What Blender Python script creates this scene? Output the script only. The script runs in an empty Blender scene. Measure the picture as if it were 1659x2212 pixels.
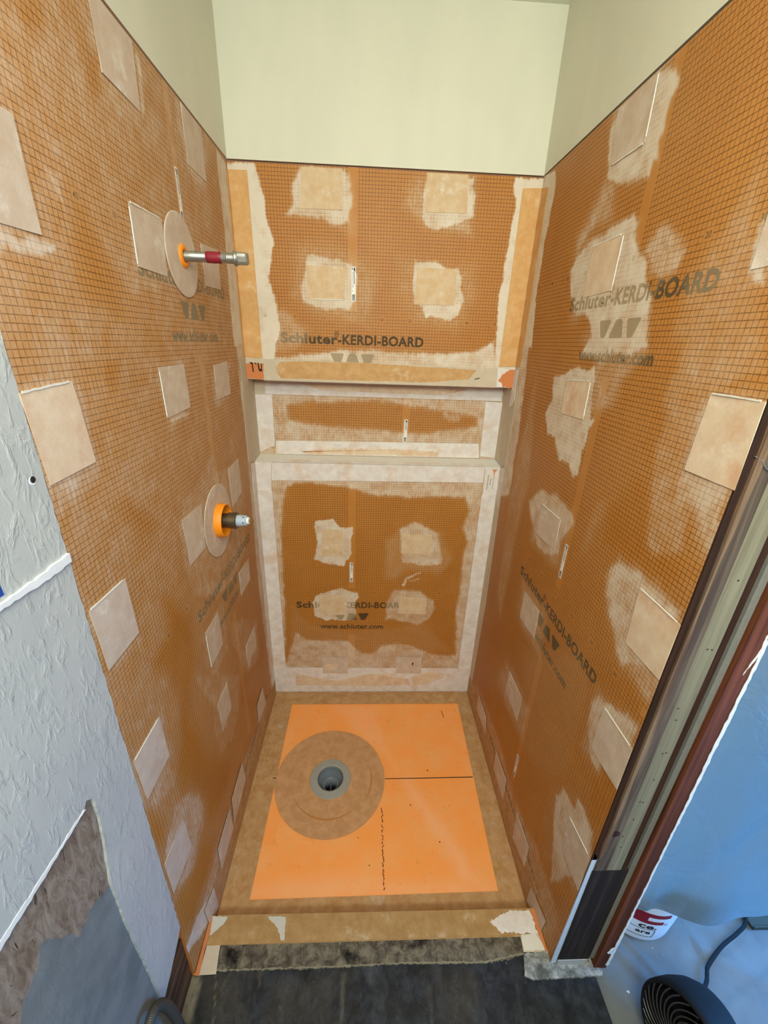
import bpy, bmesh, math, random
import numpy as np
from mathutils import Vector, Matrix

# ------------------------------------------------------------------ camera, world, lights, exposure
SC = bpy.context.scene
COL = SC.collection
S = 0.01                                   # all measures below are in centimetres
XL, XR = -38.19, 59.67                     # faces of the left and right shower walls
YF = -101.7                                # front edge of the backer boards
ZB = 6.6                                   # bathroom floor level (the shower pan lies lower, at 0)

cam_data = bpy.data.cameras.new('camera')
cam = bpy.data.objects.new('camera', cam_data); COL.objects.link(cam)
cam_data.sensor_fit = 'HORIZONTAL'; cam_data.sensor_width = 36.0
cam_data.lens = 879.512 / 1659.0 * 36.0
cam_data.clip_start = 0.02
_M = [[0.998877, 0.044143, -0.017216], [-0.034082, 0.92181, 0.386142], [0.032916, -0.385121, 0.922279]]
cam.matrix_world = Matrix(((_M[0][0], _M[0][2], -_M[0][1], 5.81337*S),
                           (_M[1][0], _M[1][2], -_M[1][1], -156.45904*S),
                           (_M[2][0], _M[2][2], -_M[2][1], 165.55516*S), (0, 0, 0, 1)))
SC.camera = cam

SC.view_settings.view_transform = 'Standard'
SC.view_settings.look = 'None'
SC.view_settings.gamma = 1.0
SC.view_settings.use_curve_mapping = False
SC.view_settings.exposure = 0.0

world = bpy.data.worlds.new('world'); SC.world = world; world.use_nodes = True
bg = world.node_tree.nodes['Background']
bg.inputs[0].default_value = (0.80, 0.90, 1.0, 1); bg.inputs[1].default_value = 0.30

def area(name, loc, target, size, energy, color, size_y=None):
    d = bpy.data.lights.new(name, 'AREA'); d.energy = energy; d.color = color
    d.size = size*S
    if size_y: d.shape = 'RECTANGLE'; d.size_y = size_y*S
    o = bpy.data.objects.new(name, d); COL.objects.link(o)
    o.location = Vector(loc)*S
    o.rotation_euler = (Vector(target)-Vector(loc)).to_track_quat('-Z', 'Y').to_euler()
    return o
area('bathroom_ceiling_light', (12, -165, 248), (10, -120, 0), 70, 15, (1.0, 0.93, 0.80))
area('rear_fill_light', (20, -235, 215), (10, 0, 175), 100, 31, (0.94, 1.0, 0.89), 40)  # unseen fill lamp behind the camera, tinted green for the back wall
area('adjoining_window', (170, 30, 75), (108, -108, 5), 90, 40, (0.14, 0.44, 1.0), 120)
area('cloth_side_light', (172, -122, 52), (98, -112, 4), 50, 23, (0.07, 0.36, 1.0), 50)  # added blue lamp, set low to light the drop cloth
area('doorway_daylight', (175, -205, 150), (-38, -125, 70), 70, 5, (0.50, 0.75, 1.0), 150)

# ------------------------------------------------------------------ shapes measured on each surface, in centimetres: haze (mode, amount, softness, outline), patches, bands
HAZE={
'L':[
('m',0.5,4,[(-87.6,201.1),(-83.1,203.6),(-84.8,199.9),(-80.4,200.1),(-78.8,196.5),(-83.2,193.0),(-90.9,192.7)]),
('m',0.55,1.5,[(-68.8,211.4),(-66.2,212.9),(-67.0,204.2),(-64.8,203.2),(-54.6,203.1),(-58.6,200.0),(-67.4,202.1),(-69.5,205.9)]),
('m',0.8,0.8,[(-53.7,214.3),(-50.9,214.4),(-51.9,205.6),(-53.5,203.1),(-56.2,202.1),(-54.8,204.1)]),
('m',0.85,0.9,[(-97.2,176.9),(-90.5,177.2),(-87.1,176.7),(-88.8,174.9),(-91.6,173.8),(-93.6,174.1),(-96.8,174.3),(-98.6,173.3),(-100.9,172.8),(-99.5,176.4)]),
('m',0.68,1.0,[(-90.6,190.2),(-87.8,189.8),(-87.4,186.5),(-82.7,186.3),(-83.1,182.5),(-85.2,177.1),(-86.4,177.2),(-85.4,182.3),(-87.2,185.6),(-87.6,188.7)]),
('m',0.55,1.0,[(-71.4,187.3),(-64.6,188.7),(-63.6,189.9),(-57.7,190.3),(-51.4,187.9),(-65.6,187.2),(-71.2,181.1),(-71.6,178.2),(-74.4,178.2),(-74.5,182.6)]),
('m',0.5,4,[(-77.2,198.9),(-65.1,202.3),(-55.6,200.7),(-45.2,200.6),(-45.7,191.3),(-54.8,194.9),(-67.9,195.1),(-78.0,194.2)]),
('m',0.5,4,[(-98.6,173.2),(-94.1,173.0),(-88.4,171.9),(-83.3,170.3),(-84.4,163.5),(-102.4,163.7)]),
('m',0.55,1,[(-35.6,213.7),(-33.6,203.2),(-21.5,203.1),(-18.4,200.5),(-33.7,200.5),(-37.6,203.1)]),
('m',0.6,0.8,[(-20.6,213.2),(-15.3,213.8),(-18.6,203.3),(-21.5,203.1)]),
('m',0.95,0.6,[(-10.2,214.6),(-0.9,213.9),(-0.4,193.7),(1.1,162.2),(-11.6,162.4),(-9.7,193.6)]),
('m',0.8,1.6,[(-10.3,169.3),(0.5,169.7),(7.1,118.3),(6.8,60.4),(15.2,-17.1),(-7.4,6.9),(-11.6,72.1),(-9.3,135.7)]),
('m',0.5,0.8,[(-40.0,155.6),(-32.3,158.7),(-16.3,160.1),(-17.2,157.5),(-31.5,157.3),(-39.2,151.0),(-41.6,137.1),(-45.2,138.0)]),
('m',0.75,0.8,[(-65.2,148.8),(-51.6,149.1),(-51.9,146.8),(-62.4,146.2)]),
('m',0.7,1,[(-101.2,145.7),(-90.9,146.0),(-91.0,144.0),(-97.2,142.8),(-100.6,143.5)]),
('m',0.5,1,[(-101.4,160.3),(-95.5,159.2),(-91.1,160.6),(-90.9,159.1),(-101.9,158.1)]),
('m',0.58,1.2,[(-69.2,123.2),(-63.0,129.5),(-52.4,131.8),(-41.9,136.2),(-39.9,130.0),(-18.7,126.8),(-15.5,111.7),(-21.9,93.6),(-32.0,89.5),(-52.2,92.1),(-68.5,103.6),(-68.9,113.8)]),
('m',0.45,3,[(-89.0,142.4),(-81.2,136.3),(-75.0,121.8),(-74.3,109.5),(-81.6,117.0),(-88.6,132.5)]),
('m',0.5,2,[(-79.8,111.4),(-69.6,106.4),(-68.9,87.2),(-74.7,86.9)]),
('m',0.5,2,[(-69.7,107.7),(-58.5,97.6),(-63.2,97.0),(-54.9,63.7),(-67.4,73.3),(-69.4,84.0),(-65.9,93.5),(-67.0,101.6)]),
('m',0.5,2,[(-88.6,99.7),(-84.3,95.0),(-81.4,82.7),(-89.4,91.6)]),
('m',0.55,2,[(-45.0,80.1),(-30.4,71.3),(-19.3,61.5),(-15.3,38.9),(-23.4,35.5),(-39.9,51.6),(-47.8,72.2)]),
('m',0.6,1.5,[(-90.7,78.4),(-89.0,69.1),(-91.3,65.4),(-95.7,69.4),(-100.3,69.6),(-101.2,76.5),(-94.5,77.0)]),
('m',0.62,1,[(-100.0,58.2),(-93.0,63.2),(-87.3,60.5),(-82.2,54.0),(-80.0,45.0),(-82.7,39.2),(-91.9,33.8),(-99.6,40.7),(-101.4,50.1)]),
('m',0.55,1.5,[(-73.8,85.6),(-41.6,54.4),(-47.2,44.3),(-55.4,37.8),(-67.0,43.7),(-69.9,56.2),(-67.7,65.8),(-73.2,78.1)]),
('m',0.6,1.5,[(-95.2,18.7),(-79.8,21.1),(-51.4,20.5),(-13.5,12.2),(-2.8,0.6),(-44.0,8.3),(-68.4,11.7),(-90.3,7.8)]),
('m',0.9,0.8,[(-95.8,20.2),(-85.3,14.1),(-84.0,1.2),(-95.8,10.5),(-102.2,17.9),(-103.5,22.5)]),
('c',0.12,2.0,[(-83.1,203.6),(-80.2,205.2),(-82.3,202.3),(-83.7,202.0)]),
('c',0.15,1.5,[(-70.7,204.8),(-68.1,205.5),(-67.9,201.9),(-69.7,200.3),(-71.0,202.0)]),
('c',0.2,2.5,[(-80.9,184.0),(-75.8,174.5),(-74.8,169.9),(-83.0,171.3),(-82.7,177.6)]),
('c',0.04,2,[(-79.7,112.3),(-70.3,99.5),(-70.9,89.3),(-74.3,85.2),(-78.0,78.9),(-81.4,85.8),(-84.1,95.4),(-88.2,99.4),(-87.5,101.4),(-80.7,103.2)]),
('c',0.05,1.5,[(-40.2,50.9),(-16.8,34.6),(-11.0,46.1),(-13.7,48.9),(-20.0,40.4),(-33.6,42.3),(-42.5,44.5),(-32.4,28.4),(-46.4,44.0)]),
('c',0.03,2,[(-81.2,84.8),(-73.5,53.9),(-61.1,32.3),(-67.2,29.7),(-79.5,33.6),(-79.2,45.3),(-84.3,57.2),(-89.2,63.4),(-89.0,69.1),(-84.2,74.3)]),
('c',0.05,1.5,[(-101.5,73.9),(-98.5,66.4),(-98.9,61.1),(-101.5,62.4)]),
('c',0.05,1.5,[(-101.1,39.1),(-91.9,33.8),(-83.7,33.2),(-80.5,23.3),(-97.3,22.2),(-101.0,26.5)]),
('c',0.1,1.5,[(-82.2,160.1),(-78.9,160.5),(-81.1,157.5),(-82.5,157.9)]),
('c',0.12,2,[(-85.0,136.1),(-80.7,132.5),(-78.7,128.5),(-82.5,129.6),(-85.3,133.7)])],
'R':[
('m',1,0.35,[(-0.5,215.1),(-9.8,213.7),(-11.6,206.8),(-9.8,195.0),(-9.6,180.3),(-13.0,165.6),(-0.1,165.4),(3.8,208.9)]),
('m',0.85,0.9,[(3.5,173.1),(-10.4,172.6),(-11.5,158.0),(-13.6,136.9),(-14.3,113.3),(-4.1,109.5),(1.2,145.8)]),
('m',0.5,1.5,[(-16.0,131.8),(-20.4,158.6),(-26.6,139.6),(-30.1,124.8),(-27.9,106.6),(-26.9,86.7),(-25.8,64.4),(-17.2,73.3),(-14.3,113.3)]),
('m',0.88,0.7,[(-57.9,213.7),(-62.4,210.6),(-62.6,208.9),(-61.5,207.6),(-62.1,203.4),(-61.0,202.0),(-61.9,198.9),(-60.6,198.8),(-60.3,196.2),(-55.4,196.9),(-49.1,198.4),(-42.6,201.4),(-39.6,209.6),(-39.3,211.7),(-42.0,214.1),(-55.3,214.7)]),
('m',0.65,2.0,[(-41.9,203.1),(-48.9,198.8),(-49.3,192.4),(-40.1,191.3),(-32.6,185.7),(-31.9,193.0),(-38.5,198.0)]),
('m',0.88,0.8,[(-51.0,191.5),(-57.8,191.8),(-60.6,189.3),(-59.6,187.8),(-61.5,185.7),(-63.9,183.5),(-66.8,181.1),(-67.9,178.5),(-71.1,175.2),(-71.6,173.2),(-72.3,168.7),(-73.1,166.1),(-68.0,164.6),(-57.1,163.3),(-46.2,163.9),(-50.1,168.3),(-47.6,172.3),(-39.1,174.1),(-34.5,178.5),(-31.4,185.4),(-34.8,188.9),(-40.9,190.2)]),
('m',0.7,1.0,[(-64.0,183.3),(-65.2,186.7),(-68.2,187.4),(-71.8,186.4),(-74.5,184.3),(-76.8,181.5),(-76.0,178.4),(-73.3,177.9),(-68.6,178.9)]),
('m',0.55,1.6,[(-49.2,171.2),(-72.3,170.4),(-73.9,164.8),(-68.8,159.8),(-66.8,153.7),(-58.8,150.2),(-48.9,150.2),(-54.4,156.3),(-54.8,162.2),(-45.2,167.7)]),
('m',0.85,0.5,[(-33.5,157.6),(-40.0,159.4),(-47.2,161.4),(-52.5,160.6),(-55.2,162.2),(-57.1,158.8),(-58.8,150.2),(-61.5,150.7),(-58.9,146.5),(-58.9,136.0),(-56.7,134.0),(-53.2,136.8),(-46.6,136.3),(-42.0,141.5),(-36.4,141.7),(-31.9,147.5),(-35.2,151.6)]),
('m',0.5,2.0,[(-87.4,192.9),(-85.3,187.9),(-83.3,182.5),(-78.7,177.8),(-79.0,166.4),(-98.9,166.6)]),
('m',0.5,0.9,[(-97.2,170.5),(-82.9,170.0),(-82.4,162.5),(-81.1,157.8),(-83.4,155.6),(-82.8,149.1),(-87.1,134.2),(-87.9,131.2),(-91.6,130.5),(-94.0,131.8),(-97.5,133.7),(-94.5,146.2),(-91.8,158.4),(-100.2,163.6)]),
('m',0.7,2.0,[(-89.2,159.8),(-92.0,160.8),(-101.4,161.1),(-101.9,159.7),(-102.5,146.4),(-104.1,136.9),(-100.3,134.7),(-96.0,141.2),(-91.5,139.3),(-89.6,144.5)]),
('m',0.75,1.3,[(-79.3,120.5),(-82.1,125.2),(-89.5,126.6),(-95.9,125.7),(-100.9,126.0),(-101.2,122.9),(-102.3,113.2),(-92.0,103.2),(-85.8,108.9),(-80.3,115.4)]),
('m',0.75,0.9,[(-31.5,118.6),(-39.2,125.2),(-49.6,127.5),(-59.6,126.8),(-62.8,123.7),(-58.0,115.9),(-58.7,112.3),(-50.9,108.0),(-43.7,107.4),(-38.9,111.7)]),
('m',0.4,1.5,[(-69.4,133.2),(-74.0,136.4),(-74.1,132.0),(-70.8,120.3),(-67.1,116.0)]),
('m',0.55,1,[(-39.0,86.6),(-44.9,93.0),(-52.7,93.6),(-56.9,89.7),(-59.6,81.3),(-55.1,77.3),(-43.1,77.8)]),
('m',0.75,1.1,[(-86.4,88.4),(-88.5,93.0),(-94.0,95.8),(-97.7,97.9),(-101.2,98.4),(-101.5,93.7),(-102.4,81.8),(-100.8,77.6),(-96.1,76.1),(-91.3,75.6),(-88.1,80.8)]),
('m',0.78,0.8,[(-89.0,34.8),(-84.1,50.8),(-85.9,58.2),(-91.6,58.4),(-91.7,62.7),(-95.2,64.2),(-98.0,62.8),(-100.0,62.2),(-101.5,55.1),(-101.7,44.9),(-96.9,37.9),(-92.2,25.2)]),
('m',0.4,2,[(-81.0,37.7),(-82.4,54.4),(-92.4,65.3),(-92.0,48.5),(-91.1,30.2),(-86.6,25.7)]),
('m',0.5,0.8,[(-39.6,54.8),(-43.7,59.5),(-56.9,59.4),(-58.3,52.7),(-57.2,43.6),(-40.2,41.6)]),
('m',0.55,1.5,[(8.6,-3.7),(1.9,9.3),(-18.4,20.7),(-45.5,23.2),(-68.8,19.1),(-82.1,26.2),(-99.8,24.3),(-100.3,10.3),(-91.9,11.2),(-74.5,7.0),(-54.5,4.4),(-28.1,1.0)]),
('m',0.35,3,[(-49.3,71.9),(-77.9,97.0),(-87.4,91.9),(-87.2,76.6),(-86.9,59.7),(-75.7,46.1),(-58.8,40.2)]),
('m',0.9,0.8,[(-91.5,183.6),(-90.5,182.5),(-91.3,175.6),(-93.4,174.4),(-95.4,174.7)]),
('c',0.03,1,[(-75.9,125.0),(-75.1,132.4),(-78.5,140.8),(-83.0,142.3),(-89.0,130.0),(-94.9,129.8),(-95.2,127.3),(-89.3,127.1),(-81.5,126.4)]),
('c',0.03,0.8,[(-91.7,130.2),(-97.5,133.7),(-98.4,129.0),(-95.9,127.4)]),
('c',0.06,1.2,[(-49.1,198.4),(-55.2,197.5),(-57.5,195.8),(-57.0,192.2),(-51.1,194.0),(-47.8,195.6)]),
('c',0.04,1.5,[(-92.1,103.1),(-97.5,102.6),(-100.6,99.7),(-97.4,98.6),(-89.4,94.5),(-83.9,95.7)]),
('c',0.04,1.0,[(-95.7,87.3),(-100.9,90.9),(-102.1,80.9),(-100.7,69.5),(-98.7,63.3),(-95.4,68.6)])],
'U':[
('m',1.0,0.45,[(-38.5,214.3),(-29.3,214.4),(-28.2,208.8),(-26.9,200.6),(-25.7,193.8),(-27.7,184.7),(-25.8,177.2),(-24.9,168.1),(-27.8,158.3),(-45.2,156.3)]),
('m',0.85,0.8,[(-15.9,214.3),(-17.3,212.4),(-19.0,210.2),(-19.0,204.8),(-21.4,202.0),(-10.8,201.3),(-6.1,199.2),(-1.3,200.5),(0.3,205.6),(-0.0,211.0),(-2.0,214.4)]),
('m',0.45,1.5,[(-12.1,201.8),(0.0,203.4),(1.4,197.8),(-1.3,197.1),(-6.8,199.2)]),
('m',0.55,1.5,[(22.2,214.7),(19.7,213.5),(15.9,210.6),(15.4,205.7),(20.4,202.0),(22.6,199.8),(28.9,198.9),(39.6,197.5),(38.8,203.9),(38.7,210.5),(39.0,213.8),(35.8,215.0)]),
('m',0.85,0.6,[(22.3,214.4),(22.1,202.1),(24.7,199.3),(30.3,199.5),(39.2,203.3),(38.1,212.1),(38.6,214.3)]),
('m',0.85,0.7,[(-15.9,191.2),(-9.7,191.5),(-1.3,189.4),(0.1,188.2),(2.2,185.8),(1.5,179.5),(-1.3,174.9),(-7.2,174.7),(-17.2,176.3),(-17.7,181.4),(-16.0,187.6)]),
('m',0.5,2.0,[(-19.2,194.6),(-10.9,195.0),(-1.3,193.0),(7.8,188.5),(8.7,183.6),(6.1,169.8),(-4.3,171.4),(-13.7,173.8),(-20.7,178.7)]),
('m',0.88,0.5,[(20.1,190.8),(26.8,190.8),(32.0,188.8),(35.8,189.6),(37.6,186.5),(36.5,183.3),(38.4,179.5),(37.0,174.9),(34.2,172.8),(29.6,174.0),(25.2,173.8),(23.5,176.4),(20.9,177.6),(20.1,184.0)]),
('m',0.45,2,[(15.4,192.4),(40.5,189.8),(43.0,181.0),(36.8,170.1),(22.4,171.7),(14.5,180.0)]),
('m',0.85,0.8,[(-30.0,158.9),(-4.4,162.5),(26.0,162.5),(45.2,163.4),(50.7,167.8),(54.3,153.5),(-30.6,150.9)]),
('m',0.55,1.5,[(-28.0,175.9),(-20.3,172.9),(-14.6,168.4),(-17.8,163.5),(-28.5,158.9)]),
('m',1.0,0.35,[(50.3,214.3),(62.5,214.3),(65.8,156.8),(52.3,156.4),(51.1,167.9),(50.7,178.7),(50.8,199.8),(52.2,206.7),(50.1,211.6)])],
'N':[
('c',0.15,1.0,[(-26.0,140.7),(-13.4,142.7),(7.4,143.7),(28.7,141.4),(49.6,138.6),(50.0,135.2),(29.4,132.0),(3.4,133.1),(-17.9,134.2),(-25.4,135.7)]),
('m',0.6,0.7,[(35.6,140.7),(44.2,140.1),(42.9,136.7),(36.8,137.0)])],
'D':[
('c',0.07,0.7,[(-25.6,110.3),(-22.5,112.2),(-3.1,110.8),(9.2,107.4),(23.0,106.8),(46.7,107.1),(48.7,101.5),(46.8,92.9),(49.0,89.0),(48.6,54.4),(49.3,40.0),(50.8,24.8),(40.0,24.8),(27.3,31.4),(14.3,30.4),(10.4,25.7),(4.7,25.7),(-1.8,33.3),(-20.9,33.7),(-26.2,38.6),(-32.0,19.4),(-30.3,53.7),(-29.8,79.7),(-28.9,100.8)]),
('m',0.3,1.5,[(-27.7,53.7),(-19.0,42.5),(-1.8,38.8),(18.8,40.8),(34.4,44.8),(48.1,26.9),(-31.2,18.4)]),
('m',0.5,1.5,[(-1.8,33.8),(8.0,24.7),(12.7,30.9),(22.3,32.9),(30.5,30.9),(39.2,24.8),(51.8,22.7),(52.5,16.3),(-32.2,16.2),(-31.9,20.5),(-21.2,24.6)]),
('m',0.45,0.3,[(-20.9,33.9),(-5.0,34.0),(-1.0,30.8),(2.3,25.7),(8.0,23.1),(2.3,24.7),(-1.8,29.8),(-5.0,32.8),(-20.9,33.1)]),
('m',0.85,0.22,[(-15.7,95.7),(-8.3,97.0),(-5.2,92.8),(0.4,93.3),(-0.7,86.6),(0.4,80.1),(-2.5,76.7),(-2.5,74.2),(-10.5,75.0),(-16.3,77.0),(-15.0,83.1),(-15.5,89.5)]),
('m',0.75,0.8,[(19.6,92.5),(26.5,96.5),(36.9,91.2),(38.9,84.0),(40.9,78.2),(39.7,74.8),(32.3,73.8),(21.8,76.2)]),
('m',0.4,1.5,[(14.1,86.8),(20.2,93.3),(38.3,91.2),(44.7,77.4),(38.7,69.6),(24.9,72.9),(20.0,66.7),(14.7,68.4)]),
('m',0.7,0.2,[(22.4,64.1),(24.4,68.5),(30.2,72.1),(31.0,71.4),(25.3,67.2),(23.6,63.2)]),
('m',0.7,0.2,[(26.0,66.8),(30.5,68.4),(30.5,67.6),(26.5,66.1)]),
('m',0.85,0.22,[(-16.1,59.3),(-10.8,61.1),(-5.5,62.9),(2.8,60.4),(3.9,57.7),(1.3,54.9),(2.1,48.4),(-0.2,45.5),(-11.1,44.5),(-17.3,47.3),(-17.4,55.6)]),
('m',0.7,0.7,[(19.4,62.3),(31.7,61.5),(37.4,57.1),(38.7,50.6),(36.7,45.8),(30.7,41.9),(20.2,45.7),(15.5,44.7),(15.9,55.9)])],
'F':[
('m',0.75,0.6,[(-39.5,-110.3),(-39.8,-101.8),(-36.7,-102.1),(-36.3,-105.2),(-36.0,-110.3)]),
('m',0.45,0.25,[(-32.4,-102.2),(-31.9,-102.2),(-30.8,-107.0),(-30.5,-110.5),(-31.0,-110.5),(-31.2,-106.6)]),
('m',0.2,0.3,[(-21.3,-101.2),(-20.3,-101.2),(-20.5,-104.5),(-20.7,-104.5)]),
('m',0.2,0.4,[(-29.1,-101.5),(-28.4,-101.5),(-29.2,-103.6),(-30.6,-106.2),(-30.9,-105.3)]),
('m',0.2,0.3,[(1.1,-102.3),(2.7,-102.4),(2.2,-111.3),(1.3,-111.3)]),
('m',0.08,0.3,[(24.4,-105.1),(25.7,-105.2),(25.3,-111.9),(24.4,-111.9)]),
('m',0.08,0.3,[(48.4,-102.9),(49.4,-103.0),(48.7,-112.4),(47.7,-112.4)]),
('m',0.1,2,[(-36.0,-102.0),(-26.5,-101.7),(-22.1,-110.7),(-32.8,-110.4)]),
('m',0.1,2,[(-16.4,-103.7),(-0.5,-103.2),(0.1,-111.3),(-16.7,-110.8)]),
('m',0.08,2,[(27.0,-102.9),(37.6,-103.2),(36.6,-112.2),(27.5,-111.9)]),
('c',0,0.3,[(-25.1,-101.1),(-23.4,-101.1),(-22.7,-104.7),(-23.0,-107.2),(-24.1,-107.5),(-24.9,-106.8),(-25.2,-103.7)])],
'T':[
('m',0.8,2.5,[(21.4,-44.7),(25.4,-44.8),(35.0,-59.6),(41.1,-70.0),(45.6,-79.9),(39.9,-79.7),(35.4,-68.4),(27.3,-55.2)]),
('m',0.5,3,[(-24.5,-78.5),(-2.6,-77.0),(29.4,-79.6),(51.4,-79.3),(52.3,-84.4),(-30.4,-82.8)]),
('m',0.5,2,[(-7.9,-8.8),(10.9,-8.9),(15.1,-26.0),(20.6,-41.7),(12.8,-30.7),(-0.4,-18.4)])]}
PATCH={
'L1':[(-66.8,212.7),(-53.9,214.4),(-54.8,204.1),(-66.7,204.3)],
'L3':[(-33.2,214.2),(-20.7,212.9),(-21.5,203.1),(-33.2,203.2)],
'L4':[(-65.4,187.5),(-52.6,187.7),(-53.6,177.1),(-65.9,177.2)],
'L5':[(-31.1,187.5),(-17.6,188.4),(-18.7,178.1),(-31.0,177.9)],
'L6':[(-64.7,159.1),(-52.1,159.2),(-51.9,149.1),(-64.5,148.5)],
'L7':[(-32.4,157.9),(-20.2,158.5),(-20.4,148.6),(-32.5,148.4)],
'L8':[(-101.9,158.1),(-91.7,158.7),(-90.9,146.1),(-101.2,145.6)],
'L9':[(-65.9,124.5),(-54.1,124.2),(-55.4,111.9),(-65.6,112.1)],
'L10':[(-30.8,126.9),(-19.5,127.3),(-20.2,115.0),(-30.3,113.6)],
'L11':[(-32.0,89.5),(-20.1,88.7),(-21.1,80.2),(-32.5,80.3)],
'L12':[(-101.1,124.4),(-90.8,124.1),(-90.6,111.6),(-100.5,111.6)],
'L13':[(-63.8,89.4),(-53.7,89.2),(-53.8,77.2),(-63.5,76.9)],
'L14':[(-34.4,59.2),(-21.4,58.7),(-22.2,49.5),(-34.2,49.5)],
'L15':[(-63.5,62.5),(-54.6,62.6),(-54.4,51.1),(-63.0,50.5)],
'L16':[(-30.3,25.1),(-21.1,25.2),(-18.1,13.1),(-30.8,15.7)],
'L17':[(-101.1,89.4),(-90.7,89.3),(-90.6,77.0),(-100.3,77.0)],
'L18':[(-101.0,55.5),(-91.1,55.3),(-90.7,43.0),(-100.8,43.4)],
'L19':[(-65.2,21.0),(-52.9,22.2),(-51.8,11.8),(-66.2,10.1)],
'L20':[(-79.4,20.0),(-67.9,20.6),(-67.5,10.1),(-79.6,9.8)],
'L21':[(-92.1,15.5),(-85.6,13.0),(-85.3,2.2),(-91.3,5.3)],
'L2':[(-94.9,188.9),(-90.4,189.7),(-90.5,177.2),(-99.0,177.0)],
'B1':[(-15.9,214.1),(-3.4,214.2),(-3.3,203.7),(-16.4,203.6)],
'B2':[(22.9,214.4),(35.9,214.4),(36.5,204.5),(23.0,204.2)],
'B3':[(-15.3,188.1),(-2.4,188.0),(-2.8,178.4),(-15.2,178.2)],
'B4':[(21.6,188.9),(34.7,188.9),(35.0,178.1),(21.2,177.8)],
'B5':[(-12.6,91.9),(-3.7,91.7),(-3.8,79.0),(-13.3,78.9)],
'B6':[(21.7,90.1),(34.3,90.1),(34.2,80.4),(21.6,80.6)],
'B7':[(-14.8,58.8),(-2.1,59.0),(-2.2,48.1),(-14.9,48.1)],
'B8':[(22.1,58.5),(34.3,57.7),(34.6,48.8),(21.7,49.0)],
'B9':[(-13.8,23.3),(-1.6,23.1),(-1.8,13.0),(-14.2,13.3)],
'B10':[(21.8,23.5),(34.2,23.2),(34.6,12.8),(22.0,13.3)],
'R1':[(-41.9,214.3),(-55.5,214.3),(-55.9,203.6),(-43.5,203.8)],
'R2':[(-42.7,188.4),(-55.6,188.5),(-55.5,177.8),(-42.9,177.5)],
'R3':[(-91.8,182.3),(-98.1,182.8),(-98.4,176.9),(-91.8,176.7)],
'R4':[(-42.8,157.8),(-55.2,158.4),(-55.5,149.3),(-43.1,148.9)],
'R5':[(-92.1,159.8),(-101.8,159.8),(-102.1,147.2),(-91.9,147.3)],
'R6':[(-42.5,121.5),(-55.3,121.9),(-55.4,112.2),(-42.1,111.5)],
'R7':[(-42.4,90.1),(-54.3,90.6),(-54.9,80.6),(-42.3,79.5)],
'R8':[(-90.5,122.9),(-101.8,122.8),(-101.7,110.5),(-91.3,110.2)],
'R9':[(-91.3,92.2),(-101.7,92.4),(-101.7,80.3),(-91.3,79.2)],
'R10':[(-40.4,55.5),(-57.0,56.2),(-56.0,45.3),(-39.0,45.6)],
'R11':[(-17.0,16.9),(-29.6,17.0),(-31.9,9.3),(-17.6,8.5)],
'R12':[(-45.0,16.4),(-57.7,17.7),(-58.2,7.5),(-46.1,7.2)],
'R13':[(-69.3,18.0),(-80.0,19.0),(-80.4,9.4),(-70.1,6.1)],
'R14':[(-91.6,54.3),(-101.3,55.7),(-101.7,42.6),(-92.1,42.3)],
'R15':[(-86.0,9.7),(-95.7,13.7),(-95.3,7.8),(-85.9,2.2)]}
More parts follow.
